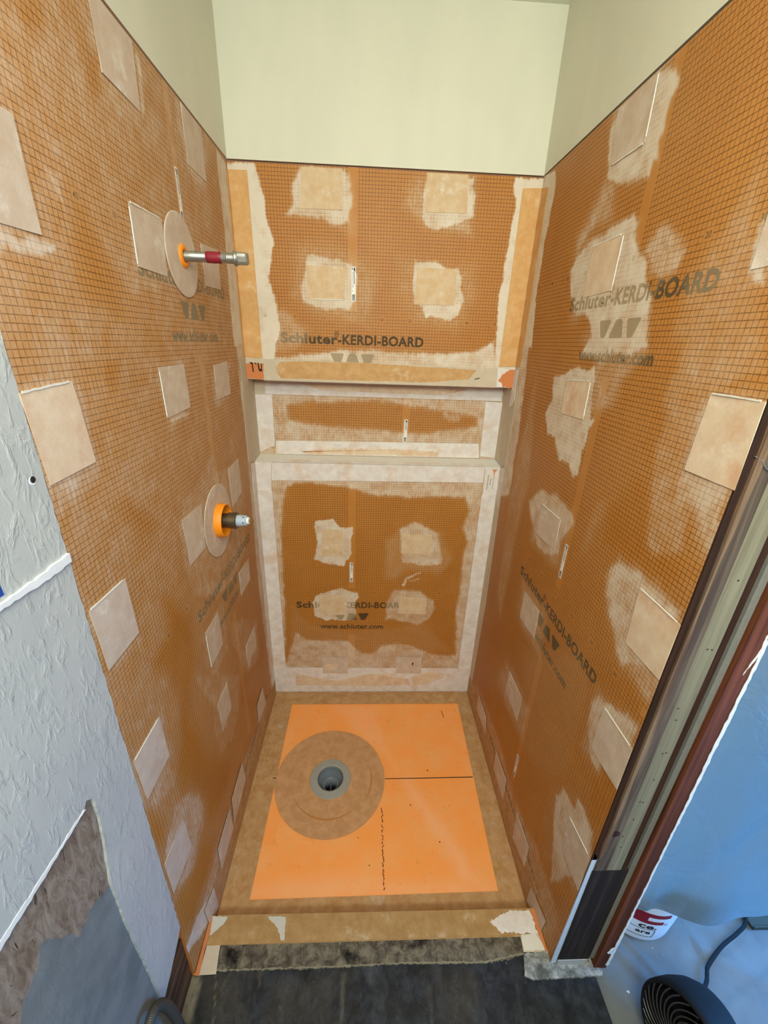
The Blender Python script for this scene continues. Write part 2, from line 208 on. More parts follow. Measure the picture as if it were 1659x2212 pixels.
SHAPE={
'UL':[(-38.1,212.5),(-32.3,212.6),(-32.0,158.9),(-37.9,158.4)],
'UR':[(53.5,211.7),(59.8,212.0),(59.3,158.8),(53.5,158.6)],
'URw':[(-0.4,211.9),(-5.9,210.1),(-5.9,159.0),(0.9,158.8)],
'SH':[(-31.4,158.6),(53.1,157.8),(53.7,151.3),(-31.9,151.5)],
'SCL':[(-38.0,158.9),(-31.4,158.6),(-31.9,151.7),(-37.7,152.0)],
'SCLo':[(-38.1,156.6),(-35.7,157.1),(-34.6,157.4),(-33.3,156.9),(-32.0,157.1),(-32.2,151.7),(-37.7,152.0)],
'SCR':[(53.1,158.1),(59.5,157.8),(59.7,151.1),(53.5,151.3)],
'SCRo':[(53.9,153.8),(55.0,156.0),(57.5,157.6),(59.3,157.8),(59.6,156.1),(59.5,151.3),(55.9,151.4),(55.4,152.8)],
'SHo':[(-27.9,155.8),(-26.0,157.7),(-22.8,158.0),(-6.9,157.2),(-7.0,152.3),(-26.4,152.1),(-26.3,153.0),(-27.3,154.0)],
'SHo2':[(-1.4,157.7),(26.4,157.1),(45.6,156.9),(42.3,154.2),(26.7,152.6),(-1.4,152.9)],
'SHall':[(-27.5,156.1),(-25.6,157.8),(-18.0,158.2),(3.2,158.4),(26.4,157.7),(45.6,157.1),(42.8,153.9),(26.7,152.3),(-1.4,152.2),(-26.0,152.2),(-27.3,154.3)],
'NT':[(-33.9,150.7),(59.2,150.9),(60.0,145.4),(-34.3,145.4)],
'NTb':[(-19.8,149.7),(11.4,149.8),(44.9,149.2),(35.0,146.9),(3.2,147.2),(-13.3,147.5)],
'NL':[(-38.4,145.2),(-31.5,145.3),(-31.8,125.1),(-38.4,122.3)],
'NR':[(52.7,145.0),(60.1,144.7),(60.3,121.9),(53.1,122.7)],
'NB':[(-31.3,127.2),(52.0,128.0),(52.8,121.9),(-31.7,121.6)],
'NBo':[(-21.8,122.8),(-5.3,124.6),(21.0,124.8),(35.3,124.2),(35.4,122.0),(12.3,122.3),(-18.4,122.0)],
'NSL':[(-7.6,151.8),(11.0,150.1),(9.2,121.2),(-8.2,123.3)],
'NSR':[(-6.2,148.1),(6.9,145.7),(8.4,122.4),(-5.3,122.6)],
'LF':[(-31.5,120.1),(53.2,120.1),(53.2,114.0),(-32.0,113.2)],
'LCL':[(-37.8,120.5),(-31.7,120.3),(-32.4,108.7),(-38.1,108.7)],
'LCR':[(53.4,120.1),(59.1,119.9),(59.4,108.5),(53.7,108.8)],
'DL':[(-38.1,108.3),(-32.2,108.5),(-32.1,16.8),(-37.9,16.8)],
'DR':[(53.5,108.6),(59.4,108.3),(59.7,3.1),(52.8,16.3)],
'DB':[(-37.7,16.8),(57.1,16.0),(59.1,2.1),(-37.7,3.3)],
'DBo':[(-27.4,13.0),(-20.1,10.9),(-8.5,8.7),(1.5,10.9),(9.8,14.1),(18.2,13.0),(28.5,9.7),(29.6,5.3),(3.2,4.8),(-27.8,5.4)],
'DBo2':[(30.1,10.8),(38.3,14.1),(46.9,13.0),(45.5,9.7),(38.1,6.4),(31.3,4.7)],
'Lw':[(-38.7,-1.3),(-37.5,3.8),(-32.9,3.2),(-35.7,-0.2)],
'CT':[(-36.1,-89.7),(59.2,-90.0),(53.4,-95.9),(9.2,-95.9),(-37.0,-96.1)],
'CTw':[(-38.6,-89.9),(-32.9,-90.0),(-33.6,-91.5),(-35.9,-93.5),(-37.0,-94.1),(-37.9,-92.2)],
'CTw2':[(-21.5,-90.2),(-15.9,-90.4),(-15.1,-95.8),(-15.9,-95.8),(-17.6,-92.7)],
'CTw3':[(46.6,-92.2),(58.6,-90.4),(58.8,-93.5),(60.7,-99.8),(52.6,-99.5),(53.3,-95.8),(48.6,-94.9)],
'CFl':[(-37.0,-96.1),(-33.2,-96.1),(-32.4,-102.5),(-37.0,-102.4),(-36.9,-98.6)],
'COl':[(-38.7,-89.6),(-37.2,-89.7),(-37.3,-97.3),(-37.0,-102.3),(-39.1,-101.9)],
'COr':[(58.1,-90.3),(59.5,-90.1),(60.8,-99.6),(60.0,-99.9)],
'MS':[(-32.9,-96.1),(9.2,-96.0),(52.8,-95.8),(52.6,-99.7),(48.4,-100.8),(44.4,-101.1),(41.0,-101.4),(34.9,-101.2),(25.8,-101.2),(18.1,-101.0),(9.2,-101.2),(-1.0,-101.3),(-9.2,-101.5),(-16.1,-101.2),(-20.6,-101.4),(-25.3,-101.0),(-32.7,-101.3)],
'SB':[(52.6,-99.8),(60.9,-99.4),(70.3,-99.5),(73.5,-103.6),(72.9,-104.6),(64.8,-104.8),(53.2,-104.9),(51.3,-104.1)],
'TD':[(-110.9,94.7),(-113.1,95.2),(-121.6,95.5),(-129.1,96.0)],
'GR':[(-113.2,74.6),(-118.0,77.1),(-121.3,76.3),(-125.8,87.0),(-127.2,84.0),(-130.3,83.0),(-132.4,77.8),(-111.3,-2.8),(-112.1,34.4)],
'HOSE':[(-125.4,50.6),(-121.8,46.0),(-118.4,39.4),(-115.8,33.0),(-114.1,26.2),(-113.8,20.5),(-115.5,12.5)],
'KK':[(-113.9,134.5),(-111.9,134.2),(-108.5,134.2),(-105.5,134.2),(-101.9,134.1)],
'seam':[(15.4,-44.7),(51.6,-44.3)],
'seam2':[(-30.1,-44.0),(-29.0,-44.0)],
'mark':[(13.4,-55.8),(14.1,-55.8),(13.9,-80.4),(13.3,-80.4)]}
# ------------------------------------------------------------------ helpers
def lin(c):
    c = c/255.0
    return c/12.92 if c <= 0.04045 else ((c+0.055)/1.055)**2.4
def rgb(r, g, b): return (lin(r), lin(g), lin(b), 1.0)

ORIG = {}
def thing(name, label, cat, origin, group=None):
    o = bpy.data.objects.new(name, None); COL.objects.link(o)
    o.empty_display_size = 0.03
    o.location = Vector(origin)*S; ORIG[o.name] = Vector(origin)
    return tag(o, label, cat, group)
def tag(o, label=None, cat=None, group=None, kind=None):
    if label: o['label'] = label
    if cat: o['category'] = cat
    if group: o['group'] = group
    if kind: o['kind'] = kind
    return o
def mesh(name, verts, faces, mat, parent=None, origin=None, smooth=False, fix=True, mids=None, uv=None, attr=None, tri=False):
    """one mesh object; verts are world centimetres. A part takes the origin of its thing."""
    V = np.asarray(verts, float).reshape(-1, 3)
    if parent is not None: org = ORIG[parent.name]
    elif origin is not None: org = Vector(origin)
    else: org = Vector(((V[:, 0].min()+V[:, 0].max())/2, (V[:, 1].min()+V[:, 1].max())/2, V[:, 2].min()))
    L = (V-np.array(org))*S
    me = bpy.data.meshes.new(name)
    me.from_pydata(L.tolist(), [], [list(f) for f in faces])
    mats = mat if isinstance(mat, (list, tuple)) else [mat]
    for m in mats: me.materials.append(m)
    if mids is not None: me.polygons.foreach_set('material_index', mids)
    if attr is not None:
        a = me.attributes.new('haze', 'FLOAT', 'POINT'); a.data.foreach_set('value', np.asarray(attr, np.float32))
    if uv is not None:
        l = me.uv_layers.new(name='cm')
        idx = np.empty(len(me.loops), np.int32); me.loops.foreach_get('vertex_index', idx)
        l.data.foreach_set('uv', np.asarray(uv, np.float32)[idx].ravel())
    if fix or tri:
        bm = bmesh.new(); bm.from_mesh(me)
        if tri: bmesh.ops.triangulate(bm, faces=[f for f in bm.faces if len(f.verts) > 4])
        if fix: bmesh.ops.recalc_face_normals(bm, faces=bm.faces)
        bm.to_mesh(me); bm.free()
    if smooth: me.polygons.foreach_set('use_smooth', [True]*len(me.polygons))
    o = bpy.data.objects.new(name, me); COL.objects.link(o)
    if parent is not None: o.parent = parent; ORIG[o.name] = org
    else: o.location = org*S; ORIG[o.name] = org
    return o
def box(x0, x1, y0, y1, z0, z1):
    v = [(x, y, z) for z in (z0, z1) for y in (y0, y1) for x in (x0, x1)]
    return v, [(0, 1, 3, 2), (4, 5, 7, 6), (0, 1, 5, 4), (2, 3, 7, 6), (0, 2, 6, 4), (1, 3, 7, 5)]
def join(*parts):
    V, F = [], []
    for v, f in parts:
        n = len(V); V += [tuple(p) for p in v]; F += [tuple(i+n for i in q) for q in f]
    return V, F
def prism(fr, pts, thick, base=0.0):
    n = len(pts)
    v = [fr(a, b, base) for a, b in pts]+[fr(a, b, base+thick) for a, b in pts]
    f = [tuple(range(n)), tuple(range(n, 2*n))]+[(i, (i+1) % n, n+(i+1) % n, n+i) for i in range(n)]
    return v, f
def lathe(prof, c, ax, seg=48, cap0=True, cap1=True):
    """prof: (radius, distance along axis)"""
    ax = Vector(ax).normalized(); a = ax.orthogonal().normalized(); b = ax.cross(a); c = Vector(c)
    v, f = [], []
    for r, h in prof:
        for i in range(seg):
            t = 2*math.pi*i/seg; v.append(tuple(c+ax*h+a*(r*math.cos(t))+b*(r*math.sin(t))))
    for k in range(len(prof)-1):
        for i in range(seg):
            j = (i+1) % seg; f.append((k*seg+i, k*seg+j, (k+1)*seg+j, (k+1)*seg+i))
    if cap0: f.append(tuple(range(seg)))
    if cap1: f.append(tuple(range((len(prof)-1)*seg, len(prof)*seg)))
    return v, f
def spline(pts, n=8):
    P = [Vector(p) for p in pts]; P = [2*P[0]-P[1]]+P+[2*P[-1]-P[-2]]; out = []
    for i in range(1, len(P)-2):
        for k in range(n):
            t = k/n; a, b, c, d = P[i-1:i+3]
            out.append(0.5*((2*b)+(c-a)*t+(2*a-5*b+4*c-d)*t*t+(3*b-a-3*c+d)*t**3))
    return out+[P[-2]]
def tube(pts, r, seg=12, rr=None):
    P = [Vector(p) for p in pts]; v, f = [], []; up = None
    for i, p in enumerate(P):
        d = (P[min(i+1, len(P)-1)]-P[max(i-1, 0)]).normalized()
        if up is None: up = d.orthogonal().normalized()
        up = (up-d*up.dot(d)).normalized(); s = d.cross(up)
        q = rr[i] if rr else r
        for k in range(seg):
            t = 2*math.pi*k/seg; v.append(tuple(p+up*(q*math.cos(t))+s*(q*math.sin(t))))
    for i in range(len(P)-1):
        for k in range(seg):
            j = (k+1) % seg; f.append((i*seg+k, i*seg+j, (i+1)*seg+j, (i+1)*seg+k))
    f += [tuple(range(seg)), tuple(range((len(P)-1)*seg, len(P)*seg))]
    return v, f
rnd = random.Random(7)
def ragged(pts, step=0.5, amp=0.15, open_=False):
    out = []
    n = len(pts)
    for i in range(n-1 if open_ else n):
        a, b = pts[i], pts[(i+1) % n]; d = math.dist(a, b); k = max(1, int(d/step))
        for j in range(k):
            t = j/k; e = amp if 0 < j else amp*.4
            out.append((a[0]+(b[0]-a[0])*t+rnd.uniform(-e, e), a[1]+(b[1]-a[1])*t+rnd.uniform(-e, e)))
    return out

# wall frames: (along, up, out of the wall)
def FL(u, v, o): return (XL+o, u, v)
def FR(u, v, o): return (XR-o, u, v)
def FB(u, v, o): return (u, -o, v)
def FN(u, v, o): return (u, 9-o, v)
def FF(u, v, o): return (u, v, o)
FRAMES = {'L': FL, 'R': FR, 'B': FB, 'N': FN, 'F': FF}

# value noise and the haze each surface carries: thinset on boards, pale streaks on the pan (shapes in centimetres on that surface)
_lat = np.random.default_rng(3).random((256, 256))
def vnoise(x, y):
    xi, yi = np.floor(x).astype(int), np.floor(y).astype(int); fx, fy = x-xi, y-yi
    fx = fx*fx*(3-2*fx); fy = fy*fy*(3-2*fy)
    g = lambda i, j: _lat[i % 256, j % 256]
    return (g(xi, yi)*(1-fx)+g(xi+1, yi)*fx)*(1-fy)+(g(xi, yi+1)*(1-fx)+g(xi+1, yi+1)*fx)*fy
def fbm(x, y, o=4):
    s = 0; a = .5
    for k in range(o): s = s+a*vnoise(x*2**k+17*k, y*2**k+31*k); a *= .5
    return s/(1-.5**o)
def inside(u, v, pts):
    ins = np.zeros(u.shape, bool); d = np.full(u.shape, 1e9); n = len(pts)
    for i in range(n):
        ax, ay = pts[i]; bx, by = pts[(i+1) % n]
        if ay != by:
            c = ((ay > v) != (by > v)) & (u < (bx-ax)*(v-ay)/(by-ay)+ax); ins ^= c
        ex, ey = bx-ax, by-ay; L = ex*ex+ey*ey+1e-9
        t = np.clip(((u-ax)*ex+(v-ay)*ey)/L, 0, 1)
        d = np.minimum(d, np.hypot(u-ax-t*ex, v-ay-t*ey))
    return np.where(ins, d, -d)
def haze(key, u, v, base, warp=0.9):
    u = np.asarray(u, float); v = np.asarray(v, float)
    h = base(u, v) if callable(base) else np.full(u.shape, float(base))
    uu = u+(fbm(u*.22, v*.22)-.5)*2*warp+(vnoise(u*1.9, v*.8)-.5)*.5*warp
    vv = v+(fbm(u*.22+50, v*.22+9)-.5)*2*warp+(vnoise(u*1.9+40, v*.8)-.5)*.8*warp
    for mode, val, soft, pts in HAZE.get(key, []):
        p = np.array(pts); lo, hi = p.min(0)-3*soft-2, p.max(0)+3*soft+2
        m = (u > lo[0]) & (u < hi[0]) & (v > lo[1]) & (v < hi[1])
        if not m.any(): continue
        soft = soft*1.45 if soft > .45 else soft
        d = inside(uu[m], vv[m], pts); a = np.clip((d+soft)/(2*soft), 0, 1); a = a*a*(3-2*a)
        if mode == 'm': h[m] = np.maximum(h[m], val*a)
        else: h[m] = h[m]+(val-h[m])*a
    n = fbm(u*.35+5, v*.35+7)
    return np.clip(h*(.78+.44*n)+(fbm(u*.12, v*.12+80)-.5)*.12, 0, 1)

# ------------------------------------------------------------------ materials
class NT:
    def __init__(s, name):
        s.m = bpy.data.materials.new(name); s.m.use_nodes = True
        s.t = s.m.node_tree; s.b = s.t.nodes['Principled BSDF']; s.out = s.t.nodes['Material Output']
    def n(s, typ, **kw):
        x = s.t.nodes.new(typ)
        for k, v in kw.items(): setattr(x, k, v)
        return x
    def set(s, sock, v):
        if hasattr(v, 'is_output') or isinstance(v, bpy.types.NodeSocket): s.t.links.new(v, sock)
        else: sock.default_value = v
    def math(s, op, a, b=0.0, c=None, clamp=False):
        x = s.n('ShaderNodeMath', operation=op, use_clamp=clamp); s.set(x.inputs[0], a); s.set(x.inputs[1], b)
        if c is not None: s.set(x.inputs[2], c)
        return x.outputs[0]
    def mix(s, f, a, b, blend='MIX'):
        x = s.n('ShaderNodeMix', data_type='RGBA', blend_type=blend); s.set(x.inputs[0], f); s.set(x.inputs[6], a); s.set(x.inputs[7], b)
        return x.outputs[2]
    def noise(s, vec, scale, detail=4, rough=.55, dist=0):
        x = s.n('ShaderNodeTexNoise'); s.t.links.new(vec, x.inputs['Vector'])
        x.inputs['Scale'].default_value = scale; x.inputs['Detail'].default_value = detail
        x.inputs['Roughness'].default_value = rough; x.inputs['Distortion'].default_value = dist
        return x.outputs['Fac']
    def rng(s, v, a, b, c=0., d=1.):
        x = s.n('ShaderNodeMapRange', interpolation_type='SMOOTHSTEP'); s.set(x.inputs[0], v)
        for i, q in enumerate((a, b, c, d)): x.inputs[i+1].default_value = q
        return x.outputs[0]
    def obj(s, scale=(1, 1, 1)):
        c = s.n('ShaderNodeNewGeometry').outputs['Position']
        m = s.n('ShaderNodeMapping'); m.inputs['Scale'].default_value = scale; s.t.links.new(c, m.inputs['Vector'])
        return m.outputs[0]
    def bump(s, h, strength=.3, dist=.002):
        x = s.n('ShaderNodeBump'); x.inputs['Strength'].default_value = strength; x.inputs['Distance'].default_value = dist
        s.t.links.new(h, x.inputs['Height']); s.t.links.new(x.outputs[0], s.b.inputs['Normal'])
    def fin(s, col, rough=.7, metal=0., spec=.3):
        s.set(s.b.inputs['Base Color'], col); s.set(s.b.inputs['Roughness'], rough)
        s.set(s.b.inputs['Metallic'], metal); s.b.inputs['Specular IOR Level'].default_value = spec
        return s.m

def plain(name, c, rough=.5, metal=0., var=.12, scale=40, spec=.4):
    k = NT(name); v = k.noise(k.obj(), scale)
    lo = tuple(x*(1-var) for x in c[:3])+(1,); hi = tuple(min(1, x*(1+var)) for x in c[:3])+(1,)
    return k.fin(k.mix(v, lo, hi), rough, metal, spec)

ORANGE = rgb(194, 132, 56); ORANGE2 = rgb(172, 107, 33); LINE = rgb(84, 46, 10)
HZLO = rgb(192, 153, 106); HZHI = rgb(218, 208, 190)
def haze_col(k, h):
    return k.mix(k.rng(h, .35, .95), HZLO, HZHI)
def board_material():
    k = NT('gridded_orange_board'); uv = k.n('ShaderNodeUVMap', uv_map='cm')
    sp = k.n('ShaderNodeSeparateXYZ'); k.t.links.new(uv.outputs[0], sp.inputs[0]); u, v = sp.outputs[0], sp.outputs[1]
    pos = k.obj(); fine = k.noise(pos, 900, 3); cloud = k.noise(pos, 9, 4)
    def stripes(x):
        d = k.math('ABSOLUTE', k.math('SUBTRACT', k.math('FRACT', k.math('ADD', x, .5)), .5))
        return k.rng(d, .045, .10, 1, 0)
    gu, gv = stripes(u), stripes(v)
    vm = k.math('SUBTRACT', k.math('MODULO', k.math('ADD', v, 814.0), 81.4), 0)       # position inside one print repeat
    band = k.math('MULTIPLY', k.math('LESS_THAN', k.math('ABSOLUTE', u), 1.5), k.math('MULTIPLY', k.math('GREATER_THAN', vm, 2.2), k.math('LESS_THAN', vm, 58)))
    um = k.math('ABSOLUTE', k.math('SUBTRACT', k.math('MODULO', k.math('ADD', u, 1005.0), 10.0), 5.0))
    vz = k.math('MINIMUM', vm, k.math('SUBTRACT', 81.4, vm))
    box_ = k.math('MULTIPLY', k.math('LESS_THAN', um, 1.0), k.math('LESS_THAN', vz, .98))
    g = k.math('MULTIPLY', k.math('MAXIMUM', k.math('MULTIPLY', gu, .85), gv), k.math('SUBTRACT', 1, k.math('MAXIMUM', band, box_)))
    g = k.math('MULTIPLY', g, k.rng(k.noise(pos, 160, 3), .2, .6, .45, .95))
    base = k.mix(cloud, ORANGE2, ORANGE)
    base = k.mix(k.math('MULTIPLY', fine, .25), base, rgb(150, 84, 20))
    col = k.mix(k.math('MULTIPLY', g, .9), base, LINE)
    at = k.n('ShaderNodeAttribute', attribute_name='haze').outputs['Fac']
    h = k.math('ADD', at, k.math('MULTIPLY', k.math('SUBTRACT', k.noise(k.obj((1, 1, .35)), 130, 5, .7), .5), k.math('MULTIPLY', k.math('MULTIPLY', at, k.math('SUBTRACT', 1.05, at)), 2.2)), clamp=True)
    cov = k.math('ADD', k.math('MULTIPLY', h, k.math('SUBTRACT', 1, g)), k.math('MULTIPLY', g, k.math('POWER', h, 2.6)))
    hc = k.mix(k.math('MULTIPLY', k.noise(pos, 60, 4), .3), haze_col(k, h), rgb(196, 165, 130))
    col = k.mix(cov, col, hc)
    k.bump(fine, .12, .001)
    return k.fin(col, k.rng(h, 0, 1, .5, .8), 0, .3)
def ink_material():
    k = NT('printed_ink'); at = k.n('ShaderNodeAttribute', attribute_name='haze').outputs['Fac']
    return k.fin(k.mix(k.math('MULTIPLY', at, .62), rgb(66, 48, 20), rgb(206, 186, 150)), .7)
def fleece(name, a, b, white=0., stain=None, sc=28):
    """membrane fleece: two tones of the cloth and optional dried white thinset"""
    k = NT(name); pos = k.obj(); r = k.n('ShaderNodeObjectInfo').outputs['Random']
    off = k.n('ShaderNodeVectorMath', operation='ADD'); k.t.links.new(pos, off.inputs[0])
    cb = k.n('ShaderNodeCombineXYZ'); k.t.links.new(k.math('MULTIPLY', r, 7), cb.inputs[0]); k.t.links.new(cb.outputs[0], off.inputs[1])
    p = off.outputs[0]
    c = k.mix(k.rng(k.noise(p, sc, 6, .65), .3, .7), a, b)
    fib = k.noise(p, 420, 3, .7)
    c = k.mix(k.math('MULTIPLY', fib, .18), c, rgb(150, 110, 75))
    if white: c = k.mix(k.math('MULTIPLY', k.rng(k.noise(p, 14, 6, .7), .56, .72), white), c, rgb(228, 222, 212))
    if stain: c = k.mix(k.math('MULTIPLY', k.rng(k.noise(p, 11, 4, .6), .5, .7), .6), c, stain)
    k.bump(fib, .25, .001)
    return k.fin(c, .85, 0, .15)
def smear_material(name, c):
    k = NT(name); p = k.obj(); n = k.noise(p, 70, 5, .7)
    k.bump(n, .3, .002)
    return k.fin(k.mix(n, tuple(x*.88 for x in c[:3])+(1,), c), .85, 0, .2)
def drywall(name, c, c2, bump=.45):
    k = NT(name); p = k.obj((1, 1, .42)); a = k.noise(p, 62, 4, .6, .6); b = k.noise(p, 9, 3)
    k.bump(k.math('ADD', k.rng(a, .45, .75), k.math('MULTIPLY', k.noise(k.obj(), 300, 2), .15)), bump, .003)
    return k.fin(k.mix(k.rng(b, .3, .7), c2, c), .6, 0, .3)
def wood(name, c, dark, stretch=(60, 60, 2.2), contrast=(.38, .66), dirt=None):
    k = NT(name); p = k.obj(stretch); a = k.noise(p, 1.0, 5, .6, .6); w = k.noise(k.obj((260, 260, 6)), 1., 3, .6)
    col = k.mix(k.rng(a, *contrast), dark, c)
    col = k.mix(k.math('MULTIPLY', k.rng(w, .5, .75), .35), col, dark)
    if dirt: col = k.mix(k.rng(k.noise(k.obj(), 14, 4), .55, .75), col, dirt)
    k.bump(w, .3, .001)
    return k.fin(col, .75, 0, .2)

M = {}
M['board'] = board_material(); M['ink'] = ink_material()
M['foam_edge'] = plain('foam_edge', rgb(206, 120, 50), .8)
M['patch'] = fleece('membrane_fleece', rgb(198, 176, 154), rgb(210, 194, 176), .5)
M['patch_warm'] = fleece('membrane_fleece_warm', rgb(206, 174, 134), rgb(216, 194, 162), .55)
M['patch_stain'] = fleece('membrane_fleece_stained', rgb(214, 188, 158), rgb(226, 206, 180), .4, rgb(196, 140, 98))
M['band_orange'] = fleece('sealing_band_orange', rgb(206, 156, 96), rgb(216, 174, 120), .3)
M['band_tan'] = fleece('sealing_band_tan', rgb(192, 156, 114), rgb(170, 126, 76), .3)
M['band_white'] = fleece('sealing_band_whitened', rgb(216, 206, 198), rgb(230, 226, 222), .6, rgb(210, 178, 150))
M['band_grey'] = fleece('sealing_band_greyed', rgb(196, 184, 162), rgb(206, 190, 166), .4)
M['collar'] = fleece('drain_collar_fleece', rgb(202, 156, 114), rgb(182, 136, 92), .0)
M['thinset'] = smear_material('dried_white_thinset', rgb(224, 220, 208))
M['thinset_grey'] = smear_material('dried_grey_thinset', rgb(200, 196, 184))
M['bare_orange'] = smear_material('bare_orange_membrane', rgb(206, 128, 78))
M['threshold_band'] = fleece('threshold_band_fleece', rgb(160, 124, 78), rgb(178, 144, 96), .25)
M['bare_band'] = fleece('bare_band_fleece', rgb(190, 146, 94), rgb(204, 166, 116), .25)
M['white_paint'] = plain('white_paint', rgb(232, 234, 232), .5)
M['wall_paint'] = drywall('cream_wall_paint', rgb(214, 211, 191), rgb(209, 207, 187), .03)
M['wall_front'] = drywall('textured_wall_paint_dimmed', rgb(188, 190, 184), rgb(178, 181, 178), .42)  # tone lowered to paint in this wall's lack of direct light
M['ceiling'] = drywall('ceiling_paint', rgb(228, 232, 216), rgb(222, 228, 212), .03)
M['gap'] = plain('dark_gap', rgb(52, 44, 34), .9)
M['seam'] = plain('black_seam', rgb(40, 26, 16), .8)
# ------------------------------------------------------------------ setting: painted walls, ceiling, floor
def struct(name, vf, mat, parent=None, **kw):
    o = mesh(name, vf[0], vf[1], mat, parent, **kw)
    if parent is None: tag(o, kind='structure')
    return o
ZT, ZC = 214.75, 253.4                      # top of the boards, ceiling
edge = [(-101.75, ZT+.55), (-265, ZT+.55), (-265, 96.3)]
edge += ragged([(-129, 96), (-121.6, 95.6), (-113.4, 95.3), (-112.6, 96.2), (-111.2, 94.8), (-111.6, 88), (-113.6, 75.7), (-113.8, 61.5), (-113, 40), (-112.8, 25.5), (-108, 27.3), (-103.4, 29.5)], .9, .09, True)
edge += ragged([(-103.2, 29.6), (-101.8, 31), (-101.75, ZT+.3)], 1.6, .12, True)
wl = struct('wall_left', prism(FL, edge, 1.3, -1.25), M['wall_front'], tri=True)
# the part of the left wall above the boards is smoother, a skim of paint over it
struct('wall_left', prism(FL, [(0, ZT+.55), (0, ZC), (-265, ZC), (-265, ZT+.55)], 1.3, -1.25), M['wall_paint'])

# torn paper and old paint where the wall covering was stripped
def torn_material():
    k = NT('torn_wall_paper'); at = k.n('ShaderNodeAttribute', attribute_name='haze').outputs['Fac']
    p = k.obj((1, 22, 7)); s = k.noise(p, 3.0, 6, .68, .8)
    br = k.mix(k.rng(s, .3, .7), rgb(112, 92, 74), rgb(158, 144, 128))
    br = k.mix(k.rng(k.noise(k.obj((1, 9, 3)), 5, 5, .7, 2.5), .60, .68), br, rgb(66, 46, 28))
    gr = k.mix(k.rng(k.noise(k.obj(), 14, 4), .3, .7), rgb(108, 114, 114), rgb(126, 131, 130))
    h = k.math('ADD', at, k.math('MULTIPLY', k.math('SUBTRACT', k.noise(k.obj(), 30, 5, .7), .5), k.math('MULTIPLY', k.math('MULTIPLY', at, k.math('SUBTRACT', 1, at)), 2.5)))
    k.bump(s, .5, .003)
    return k.fin(k.mix(k.rng(h, .4, .6), br, gr), .8, 0, .2)
HAZE['X'] = [('m', 1, .8, SHAPE['GR'])]
def sheet(fr, us, vs, off, key, base, keep=None, uvf=None):
    """fine grid on a wall plane with its haze values"""
    U, V = np.meshgrid(us, vs); nu, nv = len(us), len(vs)
    u, v = U.ravel(), V.ravel()
    verts = np.stack([np.broadcast_to(np.asarray(c, float), u.shape) for c in fr(u, v, off)], 1)
    i = np.arange(nu*nv).reshape(nv, nu)
    q = np.stack([i[:-1, :-1], i[:-1, 1:], i[1:, 1:], i[1:, :-1]], -1).reshape(-1, 4)
    cu, cv = (u[q].mean(1), v[q].mean(1))
    if keep is not None: q = q[keep(cu, cv)]
    h = haze(key, u, v, base)
    uv = uvf(u, v) if uvf else np.stack([u, v], 1)
    return verts, q, h, np.stack(uv, 1) if isinstance(uv, tuple) else uv
v, q, h, uv = sheet(FL, np.arange(-265, -111.3, .6), np.arange(ZB, 97.5, .6), -.45, 'X', 0.)
mesh('torn_wall_lining', v, q.tolist(), torn_material(), wl, attr=h, fix=False)
mesh('torn_paper_edge', *prism(FL, ragged([(-132, 96.3), (-121.6, 95.8), (-113.6, 95.6), (-113.2, 95.2), (-116, 95.2), (-121.6, 95.1), (-132, 95.2)], .6, .14), .25, -.1), M['white_paint'], wl, tri=True)
mesh('caulk_seam', *prism(FL, ragged([(-135, 134.9), (-113.9, 135.0), (-108, 135.0), (-104, 135.2), (-101.9, 135.3), (-101.9, 133.9), (-104, 133.8), (-108, 133.9), (-113.9, 134.3), (-135, 134.3)], .7, .13), .45, 0), M['white_paint'], wl, tri=True)
mesh('drywall_screw', *lathe([(.45, 0), (.45, .12), (.3, .2)], FL(-103.8, 147.3, 0), (1, 0, 0), 14), plain('screw_steel', rgb(62, 62, 62), .4, .8), wl)
mesh('spackle_rim', *lathe([(.62, 0), (.55, .1)], FL(-103.9, 147.15, 0), (1, 0, 0), 20), M['white_paint'], wl)

struct('wall_back', box(XL-1.2, XR+1.2, 0, 1.3, ZT+.45, ZC), M['wall_paint'])
wr = struct('wall_right', box(XR, XR+15.5, YF-.2, 12, ZT+.55, ZC), M['wall_paint'])
struct('ceiling', box(XL-2, 200, -265, 14, ZC, ZC+1.5), M['ceiling'])
# shadow gap above the boards (backing seen through the slit)
mesh('gap_backing', *join(box(XR+.9, XR+1.4, YF, 0, ZT-2, ZT+2)), M['gap'], wr)

def mastic_floor():
    k = NT('black_adhesive_floor'); at = k.n('ShaderNodeAttribute', attribute_name='haze').outputs['Fac']
    p = k.obj((1, .75, 1)); a = k.noise(p, 34, 6, .75, .3); b = k.noise(p, 9, 5, .7)
    c = k.mix(k.rng(a, .38, .72), rgb(17, 18, 21), rgb(48, 52, 57))
    c = k.mix(k.math('MULTIPLY', k.rng(b, .56, .74), .55), c, rgb(84, 86, 88))
    c = k.mix(k.rng(k.noise(p, 60, 4, .7), .66, .74, 0, .6), c, rgb(132, 132, 126))
    c = k.mix(k.math('MULTIPLY', at, k.rng(k.noise(p, 50, 5, .7), .3, .6, .6, 1.1)), c, rgb(140, 130, 106))
    k.bump(a, .5, .003)
    return k.fin(c, k.rng(b, .3, .7, .4, .75), 0, .35)
v, q, h, uv = sheet(FF, np.arange(-39.4, 71.2, .5), np.arange(-265, -95.9, .5), ZB, 'F', 0.)
fl = mesh('floor', np.vstack([v, np.array(box(-39.4, 71, -265, -96, ZB-5, ZB-.1)[0])]),
          q.tolist()+[tuple(i+len(v) for i in f) for f in box(0, 1, 0, 1, 0, 1)[1]], mastic_floor(), attr=np.append(h, np.zeros(8)), fix=False)
tag(fl, kind='structure')

